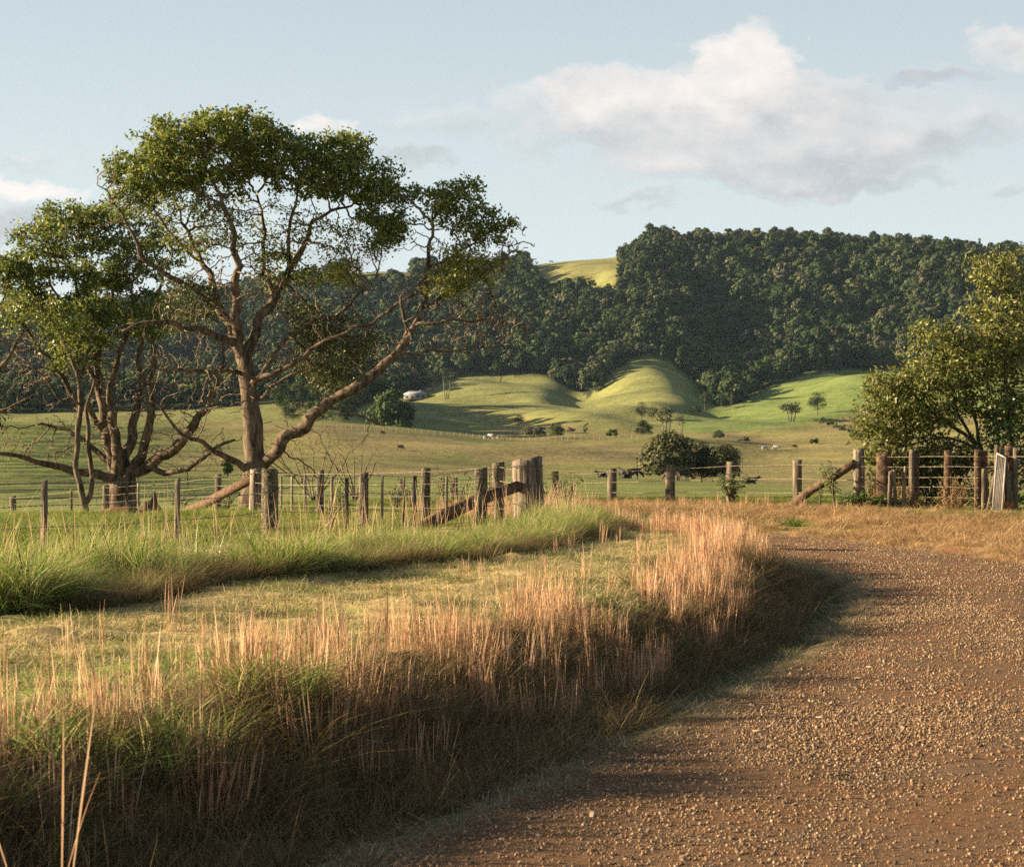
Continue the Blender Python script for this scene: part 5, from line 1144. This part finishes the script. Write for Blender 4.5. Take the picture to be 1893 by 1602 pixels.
def forest():
    n = 70000; y = np.sqrt(rng.uniform(860 ** 2, 2120 ** 2, n)); x = y * rng.uniform(-.30, .30, n); z = z_ground(x, y); ok = forest_mask(x, y, z); x, y, z = x[ok], y[ok], z[ok]
    # thin to a natural spacing on a jittered grid
    key = np.floor(x / 8.0).astype(int) * 100003 + np.floor(y / 9.0).astype(int); _, i = np.unique(key, return_index=True); i = rng.permutation(i); x, y, z = x[i], y[i], z[i]
    px = CX + F * x / y; py = HY - (z - CH) / y * F; vis = (px > 700) & (px < 1893); edge = np.interp(px, FOREST_LOW[:, 0], FOREST_LOW[:, 1]) - py
    order = np.argsort(np.where(vis, y, 9e9)); near = order[:280]; far = np.setdiff1d(np.arange(len(x)), near)
    for k in near:
        o = bpy.data.objects.new('forest_tree', forest_protos[int(rng.integers(0, len(forest_protos)))]); col.objects.link(o); s = rng.uniform(.85, 1.35)
        o.location = (x[k], y[k], z[k] - .8); o.rotation_euler = (0, 0, rng.random() * 6.28); o.scale = (s, s, s * rng.uniform(.85, 1.2)); tag(o, 'dark bushy tree standing at the lower edge of the hillside forest', 'tree', 'trees along the lower edge of the hillside forest')
    fp = [bpy.data.objects.new('forest_crown', m) for m in forest_protos]
    sc = rng.uniform(.65, 1.5, len(far)) * (1 - .35 * sstep(1200, 900, y[far])) * (1 - .35 * sstep(1850, 2020, y[far])); sc = sc * (1 - .45 * np.exp(-((CX + F * x[far] / y[far] - 1150) / 26) ** 2)); scatter('forest', fp, np.stack([x[far], y[far], z[far] - 1.0], 1), spin(len(far)), np.stack([sc, sc, sc * rng.uniform(.8, 1.2, len(far))], 1), None, 'dense dark forest covering the far hillside')
    return len(far)
print('forest', forest())

def far_tree(px, py, hpx, wpx, label, mat=0, lift=.2, conical=False, bare=False, cat='tree', name='far_tree', ymin=300, trunk=True, lobes=None, Y=None):
    q = hit(px, py, ymin) if Y is None else np.array([(px - CX) / F * Y, Y, 0.0]); q[2] = zg(q[0], q[1]); k = q[1] / F; w, h = wpx * k, hpx * k
    root = empty(name, q, label, cat); n = lobes or int(np.clip(wpx * .8, 8, 34)); mb = crown_mesh(w, h, n, 110 if not bare else 26, max(.12, w * (.035 if w > 14 or bare else .022)), None, lift, conical, lift <= .06)
    o = bpy.data.objects.new('crown', mb.mesh('crown', M_FAR[mat])); col.objects.link(o); o.parent = root
    if trunk:
        tb = MB(); m = 3 if bare else 1
        for j in range(m):
            dx = 0 if m == 1 else (j - 1) * w * .22; add_tube(tb, [(dx * .4, 0, -.5), (dx * .8, rng.normal(0, .2), h * .35), (dx + rng.normal(0, w * .05), 0, h * .8)], [max(.16, w * .035), max(.12, w * .025), .05], 6)
        o = bpy.data.objects.new('trunk', tb.mesh('trunk', M_FTRUNK)); col.objects.link(o); o.parent = root
far_tree(725, 793, 106, 88, 'large dome shaped green tree in the valley right of the spreading tree', 2, .02, lobes=60, Y=760)
far_tree(958, 791, 30, 25, 'small dark conical tree alone on the valley slope', 0, .18, True)
far_tree(975, 812, 26, 34, 'brownish round bush left of the round green tree', 1, .05, name='far_bush', cat='bush', trunk=False)
far_tree(997, 812, 28, 28, 'brownish bush touching the round green tree', 1, .05, name='far_bush', cat='bush', trunk=False)
far_tree(1028, 812, 31, 36, 'round green tree in the middle of the valley', 2, .05, trunk=False)
far_tree(1083, 806, 28, 11, 'slender upright tree in the hay paddock', 2, .15)
far_tree(1132, 808, 15, 30, 'low dark bush in the hay paddock', 2, .0, name='far_bush', cat='bush', trunk=False)
far_tree(1190, 809, 34, 36, 'round dark tree below the gum trees', 0, .03, trunk=False)
far_tree(1232, 806, 54, 40, 'tall pale trunked gum tree above the dark thicket', 1, .35, bare=True)
far_tree(1258, 806, 46, 26, 'slim pale gum tree right of the tall gum', 1, .35, bare=True)
far_tree(1185, 778, 34, 30, 'brownish tree on the slope behind the round dark tree', 1, .1)
far_tree(1205, 780, 28, 26, 'brown tree left of the tall gum tree', 1, .1)
far_tree(1303, 757, 36, 26, 'rounded tree at the gully mouth on the green slope', 1, .1)
far_tree(1333, 757, 30, 18, 'narrow tree beside the gully mouth', 2, .1)
far_tree(1284, 764, 14, 32, 'pale low bush below the gully mouth', 1, .0, name='far_bush', cat='bush', trunk=False)
far_tree(1352, 752, 26, 16, 'narrow dark tree right of the gully mouth', 0, .1)
far_tree(1330, 813, 20, 30, 'dark bush behind the dark thicket', 0, .0, name='far_bush', cat='bush', trunk=False)
far_tree(1376, 818, 11, 28, 'low dark bush right of the dark thicket', 0, .0, name='far_bush', cat='bush', trunk=False)
far_tree(1463, 779, 38, 42, 'bare grey tree on the bright green slope', 1, .25, bare=True)
far_tree(1511, 767, 43, 38, 'dense rounded tree on the bright green slope', 0, .08)
far_tree(1520, 787, 17, 15, 'small dark tree at the head of the hedge', 0, .05)
for k, px in enumerate((1535, 1546, 1558, 1572, 1586)): far_tree(px, 788 + k * 5, 12, 18, ['first hedge bush below the small dark tree', 'second hedge bush on the tan slope', 'middle hedge bush on the tan slope', 'fourth hedge bush down the tan slope', 'lowest hedge bush next to the leafy shrub'][k], 1, .0, name='hedge_bush', cat='bush', trunk=False)
far_tree(1505, 822, 13, 22, 'small bush on the crest of the tan hill', 0, .0, name='far_bush', cat='bush', trunk=False)
far_tree(826, 738, 62, 30, 'tall thin gum tree beside the farmhouse', 1, .35, bare=True)
far_tree(800, 722, 44, 24, 'grey tree behind the farmhouse', 1, .2)
far_tree(668, 752, 40, 34, 'grey brown tree left of the dome shaped tree', 1, .1)
far_tree(770, 722, 52, 30, 'dark tree right behind the farmhouse roof', 0, .1)
far_tree(420, 812, 36, 26, 'dark conical shrub left of the tall trunk', 2, .05, True, name='far_bush', cat='bush', Y=260)
far_tree(1055, 800, 10, 24, 'low scrub by the round green tree', 1, 0, name='far_bush', cat='bush', trunk=False)
far_tree(1148, 474, 22, 14, 'lone tree on the skyline at the end of the grassy ridge', 0, .15, Y=1985)
far_tree(1019, 493, 7, 10, 'small bush on the grassy skyline ridge', 0, 0, name='far_bush', cat='bush', trunk=False, Y=1985)
far_tree(992, 497, 10, 8, 'tiny bush at the left end of the grassy skyline', 0, 0, name='far_bush', cat='bush', trunk=False, Y=1985)
for k, (px, py, h, w) in enumerate(((600, 792, 60, 44), (640, 790, 70, 46), (668, 770, 64, 40), (618, 768, 66, 44), (655, 752, 60, 40), (570, 775, 64, 46), (585, 752, 60, 44), (540, 790, 60, 44), (520, 765, 62, 44), (560, 745, 56, 40))):
    far_tree(px, py, h, w, ['dark valley tree seen under the low limb, lowest of its row', 'tall dark valley tree left of the dome shaped tree', 'dark valley tree against the left flank of the dome shaped tree', 'dark valley tree second from the dome shaped tree', 'dark valley tree above the left flank of the dome shaped tree', 'dark valley tree just right of the tall trunk', 'dark valley tree uphill just right of the tall trunk', 'dark valley tree below the fork of the low limb', 'dark valley tree behind the tall trunk', 'uppermost dark valley tree under the low limb'][k], 0 if k % 2 else 2, .08, trunk=False, ymin=700)
# the dark thicket behind the cows: two broad low trees
M_THICK = leaf_mat('thicket_leaves', [(0, (.018, .022, .008)), (.5, (.065, .070, .020)), (1, (.15, .12, .040))], .2, .6, .25, objrand=.2); M_FAR.append(M_THICK)
far_tree(1238, 895, 92, 118, 'broad dark thicket behind the black cows', 3, .0, lobes=110, Y=291, name='thicket_tree')
far_tree(1296, 896, 80, 84, 'low dark thicket joining the broad one to the rounded one', 3, .0, lobes=60, Y=294, name='thicket_tree')
far_tree(1338, 897, 84, 66, 'rounded dark thicket at the right end of the thicket row', 3, .02, lobes=60, Y=289, name='thicket_tree')

# unseen low trees added beyond the left edge to cast shade across the field
SHADE = [(160 + 12.5 * k + (k % 3) * 3) for k in range(36)]
for k, y in enumerate(SHADE):
    x = -.237 * y - 9 - (k * 7 % 5) * 2.2; h = 7.0 + (k * 5 % 7) * .6 + y * .018
    q = np.array([x, y, zg(x, y)]); root = empty('added_shade_tree', q, 'low bushy tree added out of view on the left to shade the field', 'tree', 'unseen trees added beyond the left edge for shade'); w = h * 1.5
    o = bpy.data.objects.new('crown', crown_mesh(w, h, 26, 60, .28, None, .12).mesh('crown', M_FAR[0])); col.objects.link(o); o.parent = root
    tb = MB(); add_tube(tb, [(0, 0, -.3), (.1, 0, h * .4), (0, 0, h * .8)], [.22, .16, .06], 6); o = bpy.data.objects.new('trunk', tb.mesh('trunk', M_FTRUNK)); col.objects.link(o); o.parent = root

# ------------------------------------------------------------------ farmhouse in the valley
def farmhouse():
    q = hit(768, 739, 700); k = q[1] / F; w, d, h = 44 * k, 9.0, 2.9; root = empty('farmhouse', q, 'low farmhouse with a pale grey roof among trees in the valley', 'house')
    W = plain_mat('cream_boards', (.20, .19, .17), (.26, .25, .22), 1); Rf = plain_mat('pale_iron_roof', (.20, .20, .21), (.26, .26, .27), .6, .5, .4); G = plain_mat('dark_window', (.03, .035, .04), (.05, .055, .06), 1, .15, .5)
    def part(nm, mb, m, par=root):
        o = bpy.data.objects.new(nm, mb.mesh(nm, m)); col.objects.link(o); o.parent = par; return o
    mb = MB(); add_box(mb, (0, 0, h / 2), (w, d, h)); part('wall', mb, W)
    mb = MB(); e = .7; z = h + .01; V = [(-w / 2 - e, -d / 2 - e, z), (w / 2 + e, -d / 2 - e, z), (w / 2 + e, d / 2 + e, z), (-w / 2 - e, d / 2 + e, z), (-w / 2 + 3, 0, z + 2.3), (w / 2 - 3, 0, z + 2.3)]
    mb.add(V, [[0, 1, 5, 4], [2, 3, 4, 5], [0, 3, 2, 1]]); mb.F[3].append(np.array([[1, 2, 5], [3, 0, 4]])); rf = part('roof', mb, Rf)
    mb = MB(); add_box(mb, (w * .2, .5, z + 2.3), (.8, .8, 1.6)); part('chimney', mb, W, rf)
    for x in (-w * .34, -w * .12, w * .12, w * .34):
        mb = MB(); add_box(mb, (x, -d / 2 - .02, 1.6), (1.5, .08, 1.2)); part('window', mb, G)
farmhouse()
def farm_shed(px, py, w_px, label):
    q = hit(px, py, 500); k = q[1] / F; w = w_px * k; root = empty('farm_shed', q, label, 'shed'); W = plain_mat('shed_boards', (.14, .13, .11), (.20, .18, .16), 1); Rf = plain_mat('shed_roof', (.22, .21, .19), (.30, .28, .26), .6, .5, .4)
    mb = MB(); add_box(mb, (0, 0, .8), (w, 4, 1.6)); o = bpy.data.objects.new('wall', mb.mesh('wall', W)); col.objects.link(o); o.parent = root
    mb = MB(); add_box(mb, (0, 0, 1.75), (w + .6, 4.8, .22), [[1, 0, 0], [0, .98, -.17], [0, .17, .98]]); o = bpy.data.objects.new('roof', mb.mesh('roof', Rf)); col.objects.link(o); o.parent = root
#farm_shed(1130, 811, 30, 'low pale shed roof beyond the crest below the low dark bush')

# ------------------------------------------------------------------ cattle
def cow_mesh(name, mat, lying=False, graze=True):
    """one continuous body: skeleton of joints, skinned and subdivided, facing +X"""
    me = bpy.data.meshes.new(name); V, E, R = [], [], []
    def v(p, r, par=None):
        V.append(p); R.append(r)
        if par is not None: E.append((par, len(V) - 1))
        return len(V) - 1
    z = .55 if lying else 1.08
    pel = v((-.62, 0, z), (.27, .31)); mid = v((-.15, 0, z - .05), (.34, .37), pel); che = v((.35, 0, z - .03), (.30, .37), mid); sho = v((.62, 0, z + .05), (.21, .27), che)
    hz = (z - .45, z - .72) if (graze and not lying) else (z + .22, z + .30)
    nk = v((.95, 0, hz[0] + (.12 if graze else 0)), (.13, .18), sho); hd = v((1.18, 0, hz[1] + (.08 if graze else .06)), (.11, .14), nk); v((1.36 if not graze else 1.30, 0, hz[1] - (.10 if graze else .05)), (.075, .085), hd)
    for s in (-1, 1): e = v((1.06, .14 * s, hz[1] + .18), (.035, .05), hd); v((1.04, .26 * s, hz[1] + .17), (.025, .04), e)
    t = v((-.86, 0, z + .16), (.05, .05), pel); t = v((-.95, 0, z - .15), (.03, .03), t); v((-.94, 0, z - .55 if not lying else z - .35), (.045, .045), t)
    for s in (-1, 1):
        if lying:
            a = v((.45, .26 * s, .26), (.11, .12), che); v((.78, .26 * s, .10), (.07, .07), a); b = v((-.45, .34 * s, .28), (.16, .17), pel); v((-.10, .38 * s, .10), (.08, .08), b)
        else:
            a = v((.42, .19 * s, .72), (.12, .13), che); k = v((.44, .19 * s, .40), (.065, .07), a); k = v((.42, .19 * s, .08), (.05, .05), k); v((.46, .19 * s, .02), (.06, .06), k)
            a = v((-.62, .20 * s, .78), (.15, .19), pel); k = v((-.78, .20 * s, .48), (.075, .09), a); k = v((-.72, .20 * s, .10), (.055, .055), k); v((-.68, .20 * s, .02), (.06, .06), k)
    me.from_pydata(V, E, []); o = bpy.data.objects.new(name, me); col.objects.link(o); m = o.modifiers.new('skin', 'SKIN'); m.use_smooth_shade = True
    for i, r in enumerate(R): me.skin_vertices[0].data[i].radius = r; me.skin_vertices[0].data[i].use_root = (i == 0)
    sb = o.modifiers.new('sub', 'SUBSURF'); sb.levels = sb.render_levels = 2
    dg = bpy.context.evaluated_depsgraph_get(); ev = o.evaluated_get(dg); out = bpy.data.meshes.new_from_object(ev); bpy.data.objects.remove(o); out.materials.clear(); out.materials.append(mat); out.name = name; return out
M_COW = plain_mat('black_hide', (.010, .008, .007), (.022, .016, .013), 3, .6, .3); M_WCOW = plain_mat('white_hide', (.30, .27, .24), (.40, .37, .33), 3, .8, .2); M_BCOW = plain_mat('brown_hide', (.10, .05, .03), (.16, .085, .05), 3, .8, .2)
cows = {(k, l, g): None for k in 'b' for l in (0, 1) for g in (0, 1)}
CM = {'graze': cow_mesh('cow', M_COW), 'stand': cow_mesh('cow', M_COW, False, False), 'lie': cow_mesh('cow', M_COW, True, False), 'wgraze': cow_mesh('cow', M_WCOW), 'bgraze': cow_mesh('cow', M_BCOW)}
def cow(px, py, kind, rot, label, Y=None, s=1.0, group=None):
    q = hit(px, py, 100) if Y is None else np.array([(px - CX) / F * Y, Y, 0.0]); q[2] = zg(q[0], q[1]); o = bpy.data.objects.new('cow', CM[kind]); col.objects.link(o); o.location = q; o.rotation_euler = (0, 0, rot); o.scale = (s, s, s); tag(o, label, 'cow', group)
B = 'black cows in the green paddock'
cow(1116, 886, 'lie', 3.0, 'black cow lying left of the first split post', 276, .95, B)
cow(1150, 887, 'stand', 1.9, 'black cow standing end on beside a lying cow', 272, .9, B)
cow(1159, 888, 'lie', .2, 'black cow lying between two standing cows', 270, .8, B)
cow(1172, 887, 'graze', .15, 'black cow grazing side on, right of the lying pair', 273, 1.0, B)
cow(1243, 891, 'graze', 2.8, 'black cow half hidden behind the second split post', 262, 1.0, B)
cow(1264, 894, 'graze', .5, 'black cow grazing under the broad thicket', 258, 1.05, B)
cow(1386, 899, 'lie', .1, 'black cow lying alone right of the leafy fence bush', 262, 1.0, B)
W = 'pale cattle on the far hills'
cow(899, 813, 'wgraze', .3, 'left white cow of the group in front of the shaded hollow', None, .9, W); cow(907, 812, 'wgraze', 2.6, 'middle and largest white cow in front of the shaded hollow', None, 1.15, W); cow(921, 813, 'wgraze', 1.2, 'right white cow of the group in front of the shaded hollow', None, .85, W)
cow(1413, 834, 'wgraze', .2, 'white cow on the tan hill, left of the pair', None, .8, W); cow(1436, 834, 'wgraze', 2.9, 'white cow on the tan hill, right of the pair', None, .95, W)
cow(1468, 830, 'bgraze', .2, 'brown cow on the crest of the tan hill', None, .8, W)
cow(740, 833, 'bgraze', .6, 'dark cow on the olive slope behind the wire fence', None, .9, W); cow(706, 805, 'bgraze', .2, 'small dark cow high on the olive slope', None, .8, W)

# fence along the crest of the middle hill
def crest_fence():
    pts = [hit(px, py, 450, 660) for px, py in ((600, 793), (640, 794.5), (700, 797), (760, 800), (820, 806), (880, 810), (940, 814.5), (1000, 815), (1060, 814), (1120, 813), (1180, 813))]; pts = np.array(pts); root = empty('crest_fence', pts[5], 'thin wire fence along the crest of the olive hill', 'fence'); L = np.linspace(0, len(pts) - 1, 52)
    for t in L:
        i = min(int(t), len(pts) - 2); q = pts[i] + (pts[i + 1] - pts[i]) * (t - i); q[2] = zg(q[0], q[1]); mb = MB(); add_tube(mb, [q - [0, 0, .2], q + [rng.normal(0, .04), 0, 1.2]], .09, 5); mb.build('post', M_BATTEN, root)
crest_fence()

# ------------------------------------------------------------------ air
def haze():
    mb = MB(); x0, x1, y0, y1, z0, z1 = -5200, 5200, -40, 3400, -60, 420
    V = [(x, y, z) for x in (x0, x1) for y in (y0, y1) for z in (z0, z1)]; mb.add(V, [[0, 1, 3, 2], [4, 6, 7, 5], [0, 4, 5, 1], [2, 3, 7, 6], [0, 2, 6, 4], [1, 5, 7, 3]])
    m, nt = new_mat('haze'); v = nt.nodes.new('ShaderNodeVolumePrincipled'); o = nt.nodes.new('ShaderNodeOutputMaterial'); v.inputs['Color'].default_value = (.55, .76, 1.0, 1); v.inputs['Density'].default_value = HAZE; v.inputs['Anisotropy'].default_value = .2
    nt.links.new(v.outputs[0], o.inputs['Volume']); ob = mb.build('haze', m); ob['kind'] = 'stuff'; ob['label'] = 'thin blue air between the camera and the hills'
HAZE = 0.00002
haze()
